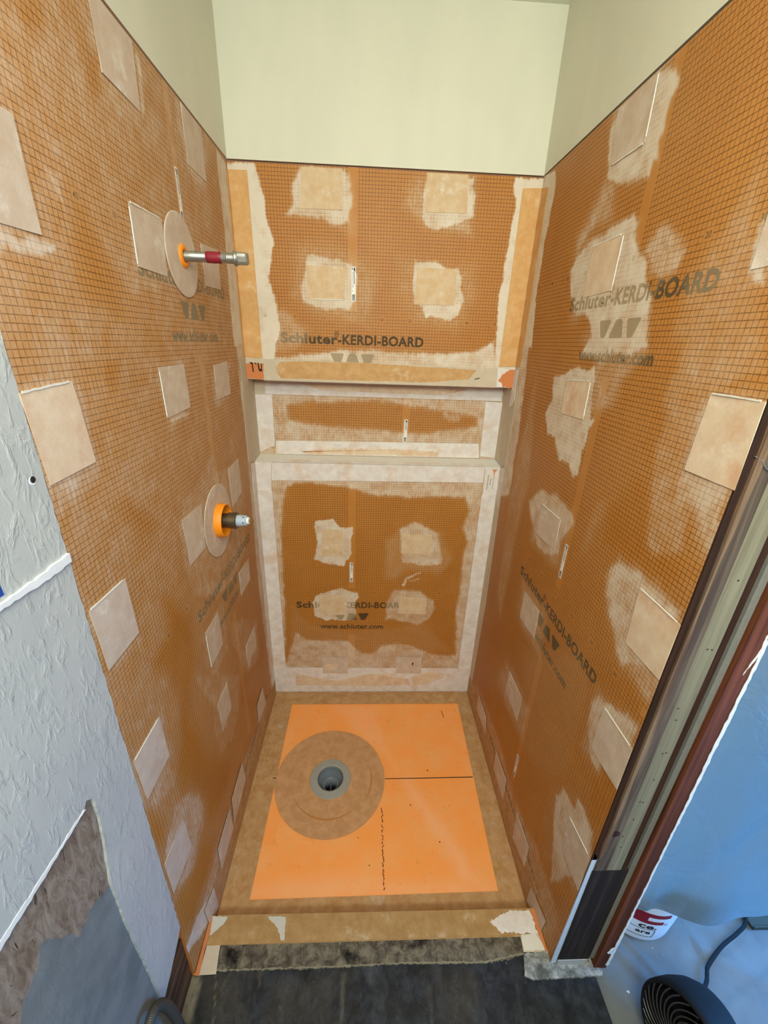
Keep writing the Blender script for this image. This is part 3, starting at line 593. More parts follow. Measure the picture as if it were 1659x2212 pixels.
# ------------------------------------------------------------------ backer boards with their prints
_dg = None
def text_mesh(txt, bold):
    c = bpy.data.curves.new('t', 'FONT'); c.body = txt; c.size = 1; c.space_character = 1+bold*1.9; c.resolution_u = 3; c.offset = bold; c.fill_mode = 'FRONT'
    o = bpy.data.objects.new('t', c); COL.objects.link(o)
    dg = bpy.context.evaluated_depsgraph_get(); me = bpy.data.meshes.new_from_object(o.evaluated_get(dg))
    V = np.array([w.co[:] for w in me.vertices]); F = [tuple(p.vertices) for p in me.polygons]
    bpy.data.objects.remove(o); bpy.data.curves.remove(c); bpy.data.meshes.remove(me)
    return V[:, :2], F
_tc = {}
def text2d(txt, width, cap, bold=.02, ref=None):
    """letters as flat faces, scaled so the line is `width` wide and its capitals `cap` tall"""
    if (txt, bold) not in _tc: _tc[(txt, bold)] = text_mesh(txt, bold)
    V, F = _tc[(txt, bold)]; R_, _ = _tc.get((ref or txt, bold)) or _tc.setdefault((ref or txt, bold), text_mesh(ref or txt, bold))
    top = R_[:, 1].max(); w = V[:, 0].max()-V[:, 0].min()
    out = V.copy(); out[:, 0] = (V[:, 0]-V[:, 0].min())/w*width-width/2; out[:, 1] = V[:, 1]/top*cap
    return out, F
text2d('H', 1, 1, .034); text2d('H', 1, 1, .008); text2d('H', 1, 1, .03)

def prints(board, key, fr, sgn, u0, zn, base, umax, umin, scale=True, letters=True, vmin=-999, label=None, clip=None):
    """one repeat of the printing: scale of numbers, lettering, emblem, address; sgn*u runs in reading direction"""
    def put(name, V, F, off):
        u = u0+sgn*V[:, 0]; v = zn+V[:, 1]
        if clip:
            ok = np.array([all(clip(u[i], v[i]) for i in f) for f in F]); F = [f for f, k in zip(F, ok) if k]
            if not F: return
        W = fr(u, v, off); W = np.stack([np.broadcast_to(np.asarray(c, float), u.shape) for c in W], 1)
        mesh(name, W, F, M['ink'], board, attr=haze(key, u, v, base)*1.0, fix=False)
    if letters:
        A, FA = text2d('Schluter', 20.0, 3.15, .034, 'H'); B, FB_ = text2d('-KERDI-BOARD', 30.4, 3.15, .034, 'H')
        R_, FR_ = text2d('\u00ae', 1.75, 1.75, .008)
        A = A+np.array([-25.2+10.0, -8.3]); B = B+np.array([25.2-15.2, -8.3])
        R_ = R_-np.array([R_[:, 0].mean(), R_[:, 1].min()])+np.array([-5.5, -5.9])
        V = np.vstack([A, B, R_]); F = FA+[tuple(i+len(A) for i in f) for f in FB_]+[tuple(i+len(A)+len(B) for i in f) for f in FR_]
        put('printed_lettering', V, F, .02)
        # three rounded wedges
        V, F = [], []
        for (a, b, c, d) in (((-8, -11.3), (-3.0, -11.3), (-4.3, -15.1), (-6.1, -15.1)), ((-1.2, -11.3), (1.2, -11.3), (2.7, -15.1), (-2.7, -15.1)), ((3.0, -11.3), (8, -11.3), (6.1, -15.1), (4.3, -15.1))):
            pts = []
            P = [a, b, c, d]
            for i in range(4):
                p0, p1, p2 = np.array(P[i-1]), np.array(P[i]), np.array(P[(i+1) % 4])
                e0 = p1+(p0-p1)/np.linalg.norm(p0-p1)*.7; e1 = p1+(p2-p1)/np.linalg.norm(p2-p1)*.7
                for t in np.linspace(0, 1, 5): pts.append(tuple((1-t)**2*e0+2*t*(1-t)*p1+t*t*e1))
            F.append(tuple(range(len(V), len(V)+len(pts)))); V += pts
        put('printed_emblem', np.array(V), F, .02)
        A, FA = text2d('www.schluter.com', 29.6, 2.75, .03, 'H'); put('printed_address', A+np.array([0, -20.1]), FA, .02)
    if scale:
        for k in range(-10, 11):
            x = k*10
            if not (umin < u0+sgn*x < umax): continue
            A, FA = text2d(str(abs(x)), .62*len(str(abs(x))), .95, .008, 'H'); A = A+np.array([x, -.47])
            put('printed_number', A, FA, .02)
    if label:
        lu, l0, l1 = label
        def rect(a, b, c, d, off): return [fr(u0+sgn*(lu+x), y, off) for x, y in ((a, c), (b, c), (b, d), (a, d))]
        lab = mesh('barcode_label', *prism(fr, [(u0+sgn*(lu+x), y) for x, y in ((-.72, l0), (.72, l0), (.72, l1), (-.72, l1))], .03, .02), M['label'], board)
        tag(lab, 'white label strip with black bars and fine print')
        V, F = [], []
        H = l1-l0
        def r(a, b, c, d):
            n = len(V); V.extend(rect(a, b, l0+c*H, l0+d*H, .06)); F.append((n, n+1, n+2, n+3))
        y = .02; rr = random.Random(4)
        while y < .21: w = rr.choice((.008, .014, .02)); r(-.5, .5, y, y+w); y += w+rr.choice((.004, .004, .008))
        r(-.02, .5, .865, .975); r(-.55, -.3, .9, .97)
        y = .52
        while y < .83: w = rr.uniform(.015, .03); r(.05, .3, y, y+w); y += w+.006
        for x in (-.5, -.35, -.2, .42):
            y = .28
            while y < .84:
                w = rr.uniform(.02, .06)
                if rr.random() < .72: r(x, x+.08, y, y+w)
                y += w+.012
        mesh('label_print', V, F, M['label_ink'], lab, fix=False)
M['label'] = plain('label_paper', rgb(232, 230, 222), .5); M['label_ink'] = plain('label_ink', rgb(58, 58, 62), .6)

def board(name, label, key, fr, u0, u1, v0, v1, base, uvf, keep=None, step=.4, back=1.2, edge='foam_edge'):
    us = np.linspace(u0, u1, int(abs(u1-u0)/step)+1); vs = np.linspace(v0, v1, int((v1-v0)/step)+1)
    v, q, h, uv = sheet(fr, us, vs, 0, key, base, keep, uvf)
    bp = np.array([fr(a, b, o) for o in (-back, -.04) for a, b in ((u0, v0), (u1, v0), (u1, v1), (u0, v1))], float)
    bf = [(0, 1, 2, 3), (0, 1, 5, 4), (1, 2, 6, 5), (2, 3, 7, 6), (3, 0, 4, 7)]
    n = len(v)
    faces = q.tolist()+[tuple(i+n for i in f) for f in bf]
    o = mesh(name, np.vstack([v, bp]), faces, [M['board'], M[edge]], mids=[0]*len(q)+[1]*len(bf),
             attr=np.append(h, np.zeros(8)), uv=np.vstack([uv, np.zeros((8, 2))]), fix=False)
    return tag(o, label, 'wall board')
# soft trowel haze feathered out around every patch
for k_, pts_ in PATCH.items():
    if k_[0] in 'LR':
        c_ = np.mean(pts_, 0)
        HAZE[k_[0]].insert(0, ('m', rnd.uniform(.45, .66), rnd.uniform(1.6, 2.8), [tuple(c_+(np.array(p_)-c_)*rnd.uniform(1.35, 1.95)+np.array([rnd.uniform(-1.5, 1.5), rnd.uniform(-2.5, .5)])) for p_ in ragged(pts_, 7, 1.2)]))
UL0, UR0 = -40.87, -61.2
M['gap_brown'] = plain('dark_brown_edge', rgb(70, 46, 34), .85)
def base_left(u, v): return .46+.08*np.clip((v-120)/80, -1, 1)
def base_right(u, v): return .07+.12*np.clip((-u-40)/60, 0, 1)
hole = lambda y, z, r: (lambda u, v: np.hypot(u-y, v-z) > r)
bl = board('backer_board', 'large orange gridded backer board on left shower wall, pierced by the pipe and the valve', 'L', FL, YF, 0, 0, ZT, base_left,
           lambda u, v: (u-UL0, v-184.2), hole(-43.8, 114.9, 4.6))
br = board('backer_board', 'large orange gridded backer board on right shower wall, beside bare studs', 'R', FR, YF, 0, 0, ZT, base_right,
           lambda u, v: (UR0-u, v-183.1), edge='gap_brown')
bu = board('backer_board', 'orange gridded backer board on back wall above the recess', 'U', FB, XL, XR, 151.5, ZT, .05, lambda u, v: (u, v-172.63), back=8.6)
bn = board('backer_board', 'whitish gridded backer board at the back of the long wall recess', 'N', FN, XL, XR, 119, 153, .72, lambda u, v: (u-21.3, v-118.0))
bd = board('backer_board', 'orange gridded backer board on back wall below the recess, above the shower pan', 'D', FB, XL, XR, 0, 119.6, .72, lambda u, v: (u, v-60.35), back=8.6)
inb = lambda lo, hi: (lambda u, v: lo < u < hi and v > 1)
for zn, lab in ((184.2, (0, 189.8, 200.2)), (102.9, None), (21.5, None)):
    prints(bl, 'L', FL, 1, UL0, zn, base_left, -1, YF+1, label=lab, clip=inb(YF, 0))
for zn, lab in ((183.1, None), (101.6, (0, 107, 117.2)), (20.2, (0, 25.5, 35.7))):
    prints(br, 'R', FR, -1, UR0, zn, base_right, -1, YF+1, label=lab, clip=inb(YF, 0))
prints(bu, 'U', FB, 1, 0, 172.63, .05, 56, -36, label=(.35, 178, 188.3), clip=lambda u, v: v > 151.6)
prints(bd, 'D', FB, 1, 0, 60.35, .72, 56, -36, label=(-.2, 66, 75.9))
prints(bn, 'N', FN, 1, 21.3, 118, .72, 56, -36, scale=False, letters=False, label=(0, 127.9, 137))
# small ledge of the recess and its soffit
v = [(XL, -.12, 119.6), (XR, -.12, 119.6), (XR, -.12, 120.5), (XL, -.12, 120.5), (XL, 9, 121.5), (XR, 9, 121.5), (XL, 9, 119.6), (XR, 9, 119.6)]
mesh('recess_sill', v, [(0, 1, 2, 3), (3, 2, 5, 4), (4, 5, 7, 6), (6, 7, 1, 0), (0, 3, 4, 6), (1, 7, 5, 2)], M['thinset'], bd)
# ------------------------------------------------------------------ square membrane patches over the fixing washers
GL, GR, GB = 'membrane patches on the left wall', 'membrane patches on the right wall', 'membrane patches on the back wall'
PATCH['L1'] = [(-66.9, 214.5), (-54.0, 214.5), (-54.8, 204.1), (-66.7, 204.3)]
PATCH['L2'] = [(-101.6, 189.6), (-90.4, 189.7), (-90.5, 177.2), (-101.6, 177.0)]
PATCH['L3'] = [(-33.2, 214.5), (-20.7, 214.4), (-21.5, 203.1), (-33.2, 203.2)]
PATCH['R3'] = [(-91.8, 189.2), (-101.6, 189.0), (-101.6, 176.9), (-91.8, 176.7)]
PATCH['R10'] = [(-42.5, 55.5), (-55.5, 56.0), (-55.4, 45.3), (-42.3, 45.6)]
PLIST = [
 ('L1', 'patch', 'membrane patch touching the top edge of left board, well in front of the pipe'),
 ('L2', 'patch', 'large pale membrane patch on left wall, at the photo edge'),
 ('L3', 'patch', 'membrane patch at the top edge of left board, nearest the back corner'),
 ('L4', 'patch', 'membrane patch on left wall touching the near side of the pipe seal disc'),
 ('L5', 'patch', 'membrane patch on left wall behind the capped steel pipe'),
 ('L6', 'patch', 'membrane patch on left wall midway between the pipe and the valve, farther from the corner'),
 ('L7', 'patch', 'membrane patch on left wall beside the back corner, level with the soffit of the recess'),
 ('L8', 'patch_stain', 'big buckled membrane patch on left wall against the painted wall, level with the recess'),
 ('L9', 'patch', 'membrane patch tucked under the near side of the valve seal disc'),
 ('L10', 'patch', 'narrow looking membrane patch between the valve seal disc and the back corner'),
 ('L11', 'patch', 'membrane patch on left wall just below the valve, over the end of the lettering'),
 ('L12', 'patch', 'big membrane patch on left wall against the painted wall, just below its white seam'),
 ('L13', 'patch', 'membrane patch on left wall under the first letters of the lettering below the valve'),
 ('L14', 'patch', 'small looking membrane patch on left wall near the back corner, second below the valve'),
 ('L15', 'patch', 'diamond looking membrane patch low on left wall, halfway between corner and painted wall'),
 ('L16', 'patch', 'lowest membrane patch of left wall next to the back corner, above the pan'),
 ('L17', 'patch', 'membrane patch on left wall against the painted wall, level with the torn wall paper peak'),
 ('L18', 'patch', 'lowest membrane patch of left wall against the painted wall'),
 ('L19', 'patch', 'membrane patch on the base band of left wall, level with the drain'),
 ('L20', 'patch', 'membrane patch on the base band of left wall, in front of the drain'),
 ('L21', 'patch', 'membrane patch at the foot of left wall beside the threshold'),
 ('B1', 'patch_warm', 'upper left membrane patch of the back wall, touching the board top'),
 ('B2', 'patch_warm', 'upper right membrane patch of the back wall, touching the board top'),
 ('B3', 'patch_warm', 'membrane patch left of the white barcode label on upper back wall'),
 ('B4', 'patch_warm', 'membrane patch in a ragged white halo above the right half of the recess'),
 ('B5', 'patch_warm', 'tall membrane patch in a torn white halo on lower back wall, at left'),
 ('B6', 'patch_warm', 'wide membrane patch on lower back wall, below the recess at right'),
 ('B7', 'patch_warm', 'membrane patch covering the middle letters on lower back wall'),
 ('B8', 'patch_warm', 'membrane patch over the last letter on lower back wall'),
 ('B9', 'patch', 'left one of two membrane patches low on the back wall above the pan'),
 ('B10', 'patch', 'membrane patch with a dark red dot low on the back wall above the pan'),
 ('R1', 'patch', 'membrane patch at the top edge of right board, smeared with thinset'),
 ('R2', 'patch_stain', 'membrane patch above the upper lettering on right wall'),
 ('R3', 'patch', 'pale membrane patch high on right wall at the photo edge'),
 ('R4', 'patch_stain', 'membrane patch just below the upper web address on right wall'),
 ('R5', 'patch_stain', 'big rust-stained membrane patch on right wall against the studs, level with the recess'),
 ('R6', 'patch', 'membrane patch on right wall beside the white barcode label'),
 ('R7', 'patch', 'membrane patch covering part of the lower emblem on right wall'),
 ('R8', 'patch_stain', 'big brown-stained membrane patch beside the studs, right of the lower lettering'),
 ('R9', 'patch', 'membrane patch on right wall against the studs, below the end of the lower lettering'),
 ('R10', 'patch', 'diamond looking membrane patch low on right wall, below the lower web address'),
 ('R11', 'patch', 'lowest membrane patch of right wall next to the back corner'),
 ('R12', 'patch', 'membrane patch on right base band, level with the black pan seam'),
 ('R13', 'patch', 'membrane patch on the base band of right wall, near the pan front'),
 ('R14', 'patch', 'lowest membrane patch of right wall against the studs'),
 ('R15', 'patch', 'small membrane patch at the foot of right wall beside the threshold')]
low = {'L19', 'L20', 'L21', 'R11', 'R12', 'R13', 'R15', 'L16'}
for key, m, lab in PLIST:
    fr = FRAMES[key[0]]; pts = PATCH[key]
    # gently bowed sheet: 6 x 6 cells between the four corners
    N = 6; V, F = [], []; seed = rnd.random()*9
    a, b, c, d = [np.array(p) for p in pts]
    off = .3 if key in low or key in ('B9', 'B10') else .05
    for lev in (0, 1):
        for j in range(N+1):
            for i in range(N+1):
                s, t = i/N, j/N
                p = (a*(1-s)+b*s)*(1-t)+(d*(1-s)+c*s)*t
                o = off if lev == 0 else off+.10+.07*math.sin(3.1*s+seed)*math.sin(3.3*t+seed*2)
                V.append(fr(p[0], p[1], o))
    K = (N+1)**2
    for lev in (0, 1):
        for j in range(N):
            for i in range(N):
                k = lev*K+j*(N+1)+i; F.append((k, k+1, k+N+2, k+N+1))
    rim = [i for i in range(N)]+[N+(N+1)*j for j in range(N)]+[(N+1)*N+N-i for i in range(N)]+[(N+1)*(N-j) for j in range(N)]
    for i in range(len(rim)): p, q2 = rim[i], rim[(i+1) % len(rim)]; F.append((p, q2, q2+K, p+K))
    o = mesh('membrane_patch', V, F, M[m])
    tag(o, lab, 'patch', {'L': GL, 'R': GR, 'B': GB}[key[0]])
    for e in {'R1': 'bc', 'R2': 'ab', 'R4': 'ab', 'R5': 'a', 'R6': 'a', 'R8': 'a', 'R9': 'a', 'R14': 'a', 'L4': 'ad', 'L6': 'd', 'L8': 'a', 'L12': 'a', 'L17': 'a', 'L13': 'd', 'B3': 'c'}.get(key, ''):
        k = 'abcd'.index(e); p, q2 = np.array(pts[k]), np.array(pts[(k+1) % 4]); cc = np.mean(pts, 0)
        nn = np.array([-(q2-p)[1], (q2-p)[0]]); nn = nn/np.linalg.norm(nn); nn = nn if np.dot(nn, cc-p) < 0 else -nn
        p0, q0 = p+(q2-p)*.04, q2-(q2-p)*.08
        mesh('thinset_and_lit_rim', *prism(fr, ragged([tuple(p0-nn*.12), tuple(q0-nn*.1), tuple(q0+nn*.14), tuple(p0+nn*.16)], .8, .05), .16, off+.04), M['thinset'], o, tri=True)  # white rim strip painted as the patch edge catching light
    if key == 'B10':
        mesh('rust_dot', *prism(FB, ragged([(29.6, 20.0), (30.6, 20.3), (30.4, 18.8), (29.9, 17.9)], .3, .1), .05, .44), plain('rust', rgb(140, 50, 22), .8), o)
    if key == 'B9':
        mesh('bare_spot', *prism(FB, ragged([(-13.2, 18.6), (-10, 19.4), (-6.5, 18.8), (-7, 16.2), (-10, 14.8), (-13, 15.2)], .6, .2), .04, .43), M['patch_stain'], o, tri=True)

# ------------------------------------------------------------------ sealing bands
def band(name, label, mat, pieces, base=.08, thick=.12, group='sealing bands'):
    """pieces: (frame, points) - a folded band is one strip over two planes"""
    o = mesh(name, *join(*[prism(FRAMES[f] if isinstance(f, str) else f, p, thick, base) for f, p in pieces]), M[mat])
    return tag(o, label, 'sealing band', group)
def on_band(parent, name, f, pts, mat, off=.2, amp=.16, step=.6, thick=.03):
    return mesh(name, *prism(FRAMES[f] if isinstance(f, str) else f, ragged(pts, step, amp), thick, off), M[mat], parent, tri=True)
X0, X1 = XL+.05, XR-.05
band('sealing_band', 'orange-tan vertical sealing band in back left corner above the recess', 'band_orange', [('B', [(X0, 212.5), (-32.3, 212.6), (-32.0, 158.9), (X0, 158.4)]), ('L', [(-1.6, 212), (-.05, 212.4), (-.05, 158.5), (-1.6, 158.7)])])
band('sealing_band', 'orange-tan vertical sealing band in back right corner above the recess', 'band_orange', [('B', [(53.5, 211.7), (X1, 212.0), (X1, 158.8), (53.5, 158.6)]), ('R', [(-.05, 211.9), (-5.9, 210.6), (-5.9, 159.0), (-.05, 158.8)])])
o = band('sealing_band', 'horizontal sealing band on the board edge over the recess, tan with whitish ends', 'band_grey', [('B', [(-31.4, 158.6), (53.1, 158.0), (53.6, 151.3), (-31.9, 151.4)]), (lambda x, y, k: (x, y, 151.4-k), [(-31.9, -.1), (53.6, -.1), (53.6, 5), (-31.9, 5)])])
on_band(o, 'bare_area', 'B', SHAPE['SHall'], 'bare_band')
mesh('pencil_mark', *prism(FB, [(45.0, 153.8), (46.8, 154.3), (46.8, 154.6), (46.3, 154.5), (45.0, 154.1)], .02, .24), M['gap'], o)
o = band('corner_piece', 'orange corner piece with black marker strokes left of the recess soffit', 'band_grey', [('B', [(X0, 158.9), (-31.4, 158.6), (-31.9, 151.5), (X0, 151.7)]), ('L', [(-7.5, 158.5), (-.05, 158.8), (-.05, 146.6), (-3.4, 144.6), (-6.2, 148.0), (-7.4, 152)])], .16, .12, 'preformed corner pieces')
on_band(o, 'bare_area', 'B', [(X0+.1, 156.8), (-36, 157.2), (-34.5, 157.2), (-33.3, 156.9), (-31.8, 157.1), (-32, 151.7), (X0+.2, 151.9)], 'bare_orange', .3)
mk = lambda pts: prism(FB, pts, .03, .36)
mesh('marker_strokes', *join(mk([(-36.5, 157.4), (-35.5, 157.3), (-35.35, 154.1), (-35.75, 154.0), (-35.9, 156.7), (-36.4, 156.9)]), mk([(-34.9, 157.4), (-34.1, 156.9), (-34.3, 156.6), (-34.9, 157.0)]),
     mk([(-33.8, 157.2), (-33.4, 157.3), (-33.2, 155.2), (-32.7, 155.2), (-32.6, 157.1), (-32.3, 157.0), (-32.4, 154.3), (-33.4, 154.4), (-33.7, 155.4)])), M['seam'], o)
o = band('corner_piece', 'white corner piece with an orange scuffed middle right of the recess soffit', 'band_white', [('B', [(53.1, 158.1), (X1, 157.8), (X1, 151.4), (53.5, 151.4)]), ('R', [(-.05, 157.8), (-4.2, 157.9), (-4.4, 147.5), (-1.5, 144.6), (-.05, 145.1)])], .16, .12, 'preformed corner pieces')
on_band(o, 'bare_area', 'B', SHAPE['SCRo'], 'bare_orange', .3, .3)
# inside the recess
o = band('sealing_band', 'greyish sealing band along the shadowed top of the recess back', 'band_white', [('N', [(-33.9, 150.9), (59, 150.9), (59, 145.3), (-34.3, 145.4)])])
on_band(o, 'bare_area', 'N', SHAPE['NTb'], 'patch_stain', .21)
band('corner_piece', 'small grey square corner piece at the top left inside the recess', 'band_grey', [('N', [(X0, 151), (-33.8, 151), (-34.2, 145.3), (X0, 145.3)])], .16, .1, 'preformed corner pieces')
band('sealing_band', 'pale vertical sealing band at the left end of the recess back', 'band_white', [('N', [(X0, 145.2), (-31.5, 145.3), (-31.8, 125.1), (X0, 122.3)])], .2)
band('sealing_band', 'stained vertical sealing band at the right end of the recess back', 'band_white', [('N', [(52.7, 145.0), (X1, 144.7), (X1, 121.9), (53.1, 122.7)])], .2)
o = band('sealing_band', 'horizontal sealing band along the foot of the recess back, above the sill', 'band_white', [('N', [(-31.3, 127.2), (52.0, 128.0), (52.8, 121.9), (-31.7, 121.6)])], .24)
on_band(o, 'bare_area', 'N', SHAPE['NBo'], 'patch_stain', .37, .3)
band('sealing_band', 'sealing band lining the left end of the recess', 'band_grey', [('L', [(-7.5, 151.2), (8.9, 151.2), (8.9, 121.5), (0, 120.7), (-8, 122.9)])], .04)
band('sealing_band', 'sealing band lining the right end of the recess', 'band_grey', [('R', [(-6.2, 151.2), (8.9, 151.2), (8.9, 122.0), (0, 121), (-5.3, 122.6)])], .04)
band('sealing_band', 'whitened sealing band along the front edge of the recess sill', 'band_white', [('B', [(-31.5, 120.5), (53.2, 120.5), (53.2, 114.0), (-32.0, 113.2)]), (lambda x, y, k: (x, y, 120.55+(y+.1)*.11+k), [(-31.5, -.1), (53.2, -.1), (53, 2.6), (-31, 2.8)])], .12, .1)
o = band('corner_piece', 'white corner piece at the left end of the recess sill', 'band_white', [('B', [(X0, 120.6), (-31.6, 120.5), (-32.4, 108.7), (X0, 108.7)]), ('L', [(-6.2, 121.5), (-.05, 120.6), (-.05, 108.5), (-5, 107)])], .24, .1, 'preformed corner pieces')
o = band('corner_piece', 'white corner piece with grey printed lines at the right end of the recess sill', 'band_white', [('B', [(53.3, 120.4), (X1, 120.4), (X1, 108.5), (53.7, 108.8)]), ('R', [(-.05, 120.4), (-4.8, 121.5), (-4.6, 105), (-.05, 108.5)])], .24, .1, 'preformed corner pieces')
P_ = []
for x, a, b, w in ((54.9, 111, 117.5, .4), (56.0, 113, 115.5, .45), (57.2, 111.5, 119.5, .28)):
    y = a
    while y < b: P_.append(prism(FB, [(x, y), (x+w, y), (x+w, y+.4), (x, y+.4)], .02, .36)); y += .55
mesh('printed_lines', *join(*P_), plain('faded_print', rgb(150, 146, 146), .8), o)
on_band(o, 'scuff', 'B', [(56.3, 119.6), (58.4, 119.7), (57.6, 118.9), (57.4, 116.5), (57.0, 118.8)], 'bare_orange', .36, .1, .4)
# below the recess
band('sealing_band', 'whitened vertical sealing band in back left corner below the recess', 'band_white', [('B', [(X0, 108.6), (-32.2, 108.7), (-32.1, 3), (X0, 3)]), ('L', [(-5.6, 121), (-.05, 108.6), (-.05, 3), (-4.6, 6)])])
band('sealing_band', 'whitened vertical sealing band in back right corner below the recess', 'band_white', [('B', [(53.5, 108.8), (X1, 108.6), (X1, 3), (53.0, 3)])])
band('sealing_band', 'narrow tan vertical sealing band on right wall beside the back corner', 'band_grey', [('R', [(-.05, 121), (-5, 122), (-7.0, 60), (-4.4, 4), (-.05, 4)])], .04)
o = band('sealing_band', 'whitened sealing band at the foot of the back wall, touching the pan', 'band_white', [('B', [(X0, 16.8), (X1, 16.2), (X1, 1.2), (X0, 1.2)])], .16)
on_band(o, 'bare_area', 'B', SHAPE['DBo'], 'patch_stain', .29, .3)
on_band(o, 'bare_area', 'B', SHAPE['DBo2'], 'patch_stain', .29, .3)
on_band(o, 'thinset_and_lit_rim', 'B', [(-14, 8.9), (-6, 9.4), (0, 11.8), (6, 13.6), (14, 13.8), (20, 11.5), (28, 9.8), (20, 10.9), (14, 12.9), (7, 12.6), (1, 10.6), (-6, 8.6)], 'thinset', .3, .15, .6, .12)
band('sealing_band', 'sealing band along the foot of left wall', 'band_tan', [('L', [(-.2, 9), (-50, 11), (-89, 12.5), (-89, .1), (-.2, .1)])], .12)
band('sealing_band', 'sealing band along the foot of right wall', 'band_tan', [('R', [(-.2, 12), (-50, 13), (-89, 13.5), (-89, .1), (-.2, .1)])], .12)

# ------------------------------------------------------------------ shower pan and drain
DX, DY = -6.8, -44.4
def pan_material():
    k = NT('orange_pan_foam'); at = k.n('ShaderNodeAttribute', attribute_name='haze').outputs['Fac']
    p = k.obj(); a = k.noise(p, 10, 5, .65); b = k.noise(p, 22, 5, .7, .4)
    c = k.mix(k.rng(a, .35, .7), rgb(248, 158, 78), rgb(244, 168, 98))
    c = k.mix(k.math('MULTIPLY', k.rng(b, .58, .74), .5), c, rgb(222, 128, 36))
    c = k.mix(k.math('MULTIPLY', at, .6), c, rgb(248, 190, 150))
    c = k.mix(k.rng(k.noise(p, 75, 2), .74, .78, 0, .7), c, rgb(176, 84, 20))
    k.bump(k.noise(p, 500, 2), .1, .001)
    return k.fin(c, .6, 0, .3)
v, q, h, uv = sheet(FF, np.linspace(XL, XR, 200), np.linspace(-89.8, 0, 184), 0, 'T', .05, lambda u, v: np.hypot(u-DX, v-DY) > 6.2)
n = len(v); bx = np.array([(x, y, z) for z in (-5, -.02) for x, y in ((XL, -89.8), (XR, -89.8), (XR, 0), (XL, 0))])
pan = mesh('shower_pan', np.vstack([v, bx]), q.tolist()+[(n+i, n+(i+1) % 4, n+4+(i+1) % 4, n+4+i) for i in range(4)], pan_material(), attr=np.append(h, np.zeros(8)), fix=False)
tag(pan, 'orange foam shower pan with a black seam, sloping round the drain', 'shower pan')
mesh('black_seam', *prism(FF, [(15.5, -44.75), (15.5, -44.45), (52, -44.1), (52, -44.45)], .03, .02), M['seam'], pan)
mesh('black_seam', *prism(FF, [(-30.2, -44.1), (-28.8, -44.1), (-28.8, -43.8), (-30.2, -43.8)], .03, .3), M['seam'], pan)
P_ = []
for i in range(70):
    y = -55.5-i*.37; x = 13.7+rnd.uniform(-.25, .25)
    if rnd.random() < .8: P_.append(prism(FF, [(x, y), (x+rnd.uniform(.15, .5), y), (x+.3, y-.4), (x-.05, y-.4)], .02, .02))
for (x, y, r) in ((33.5, -41.2, .35), (34.4, -67.8, .3), (9.0, -74.5, .25), (5.0, -66.0, .2), (25, -55, .3)):
    P_.append(prism(FF, [(x+r*math.cos(t), y+r*math.sin(t)*.8) for t in np.linspace(0, 5.5, 8)], .02, .02))
mesh('marker_scuffs', *join(*P_), plain('brown_scuff', rgb(120, 58, 14), .8), pan)
mesh('pencil_mark', *prism(FF, [(44.3, -11.2), (44.55, -11.2), (44.9, -15.2), (44.65, -15.2)], .02, .02), M['seam'], pan)
GP = 'sealing bands around the pan'
band('sealing_band', 'tan sealing band between pan and left wall', 'band_tan', [('F', [(XL+.3, -.3), (-29.2, -.3), (-28.7, -7.2), (-29.1, -89.4), (XL+.3, -89.4)])], .06, .1, GP)
band('sealing_band', 'tan sealing band between pan and right wall', 'band_tan', [('F', [(XR-.3, -.3), (53, -.3), (53.2, -7.3), (51.4, -83), (51.2, -89.4), (XR-.3, -89.4)])], .06, .1, GP)
band('sealing_band', 'tan sealing band between pan and back wall', 'band_tan', [('F', [(XL+.4, -.4), (XR-.4, -.4), (XR-.4, -6.8), (51.5, -7.1), (-28.4, -7.2), (XL+.4, -6.9)])], .17, .1, GP)
band('sealing_band', 'brown sealing band across the front of the pan, behind the threshold', 'band_tan', [('F', [(-29.6, -83.2), (51.8, -82.5), (52.6, -89.6), (-29.8, -89.6)])], .17, .1, GP)
band('corner_piece', 'tan square corner piece on the pan in its front left corner', 'band_tan', [('F', [(XL+.5, -79.4), (-29.8, -79.2), (-29.4, -86), (-30.2, -89.5), (XL+.5, -89.5)])], .17, .08, 'preformed corner pieces')
band('corner_piece', 'tan square corner piece on the pan in its front right corner', 'band_tan', [('F', [(XR-.5, -78.0), (53.2, -78.2), (52.9, -85.5), (53.2, -89.5), (XR-.5, -89.5)])], .17, .08, 'preformed corner pieces')
band('corner_piece', 'tan square corner piece on the pan in its back right corner', 'band_tan', [('F', [(XR-.6, -.6), (54.4, -.6), (54.2, -8.6), (XR-.6, -8.4)])], .28, .08, 'preformed corner pieces')

dr = thing('shower_drain', 'grey round shower drain with a broad tan fleece collar on the orange pan', 'drain', (DX, DY, 0))
def annulus(c, r0, r1, z0, z1, seg=96):
    V, F = [], []
    for z in (z0, z1):
        for r in (r0, r1):
            V += [(c[0]+r*math.cos(2*math.pi*i/seg), c[1]+r*math.sin(2*math.pi*i/seg), z) for i in range(seg)]
    for i in range(seg):
        j = (i+1) % seg
        F += [(i, j, seg+j, seg+i), (2*seg+i, 2*seg+j, 3*seg+j, 3*seg+i), (i, j, 2*seg+j, 2*seg+i), (seg+i, seg+j, 3*seg+j, 3*seg+i)]
    return V, F
mesh('fleece_collar', *annulus((DX, DY), 7.5, 22.1, .2, .34), M['collar'], dr)
pvc = plain('grey_pvc', rgb(150, 150, 142), .55, 0, .1, 60)
pvc2 = plain('dark_grey_pvc', rgb(112, 118, 126), .35, 0, .1, 30)
A = (0, 0, -1)
mesh('flange_ring', *lathe([(8.3, -.36), (8.1, -.6), (5.6, -.75), (5.2, -.6), (5.2, .4), (8.3, .4), (8.3, -.36)], (DX, DY, 0), A, 72, False, False), pvc, dr, smooth=False)
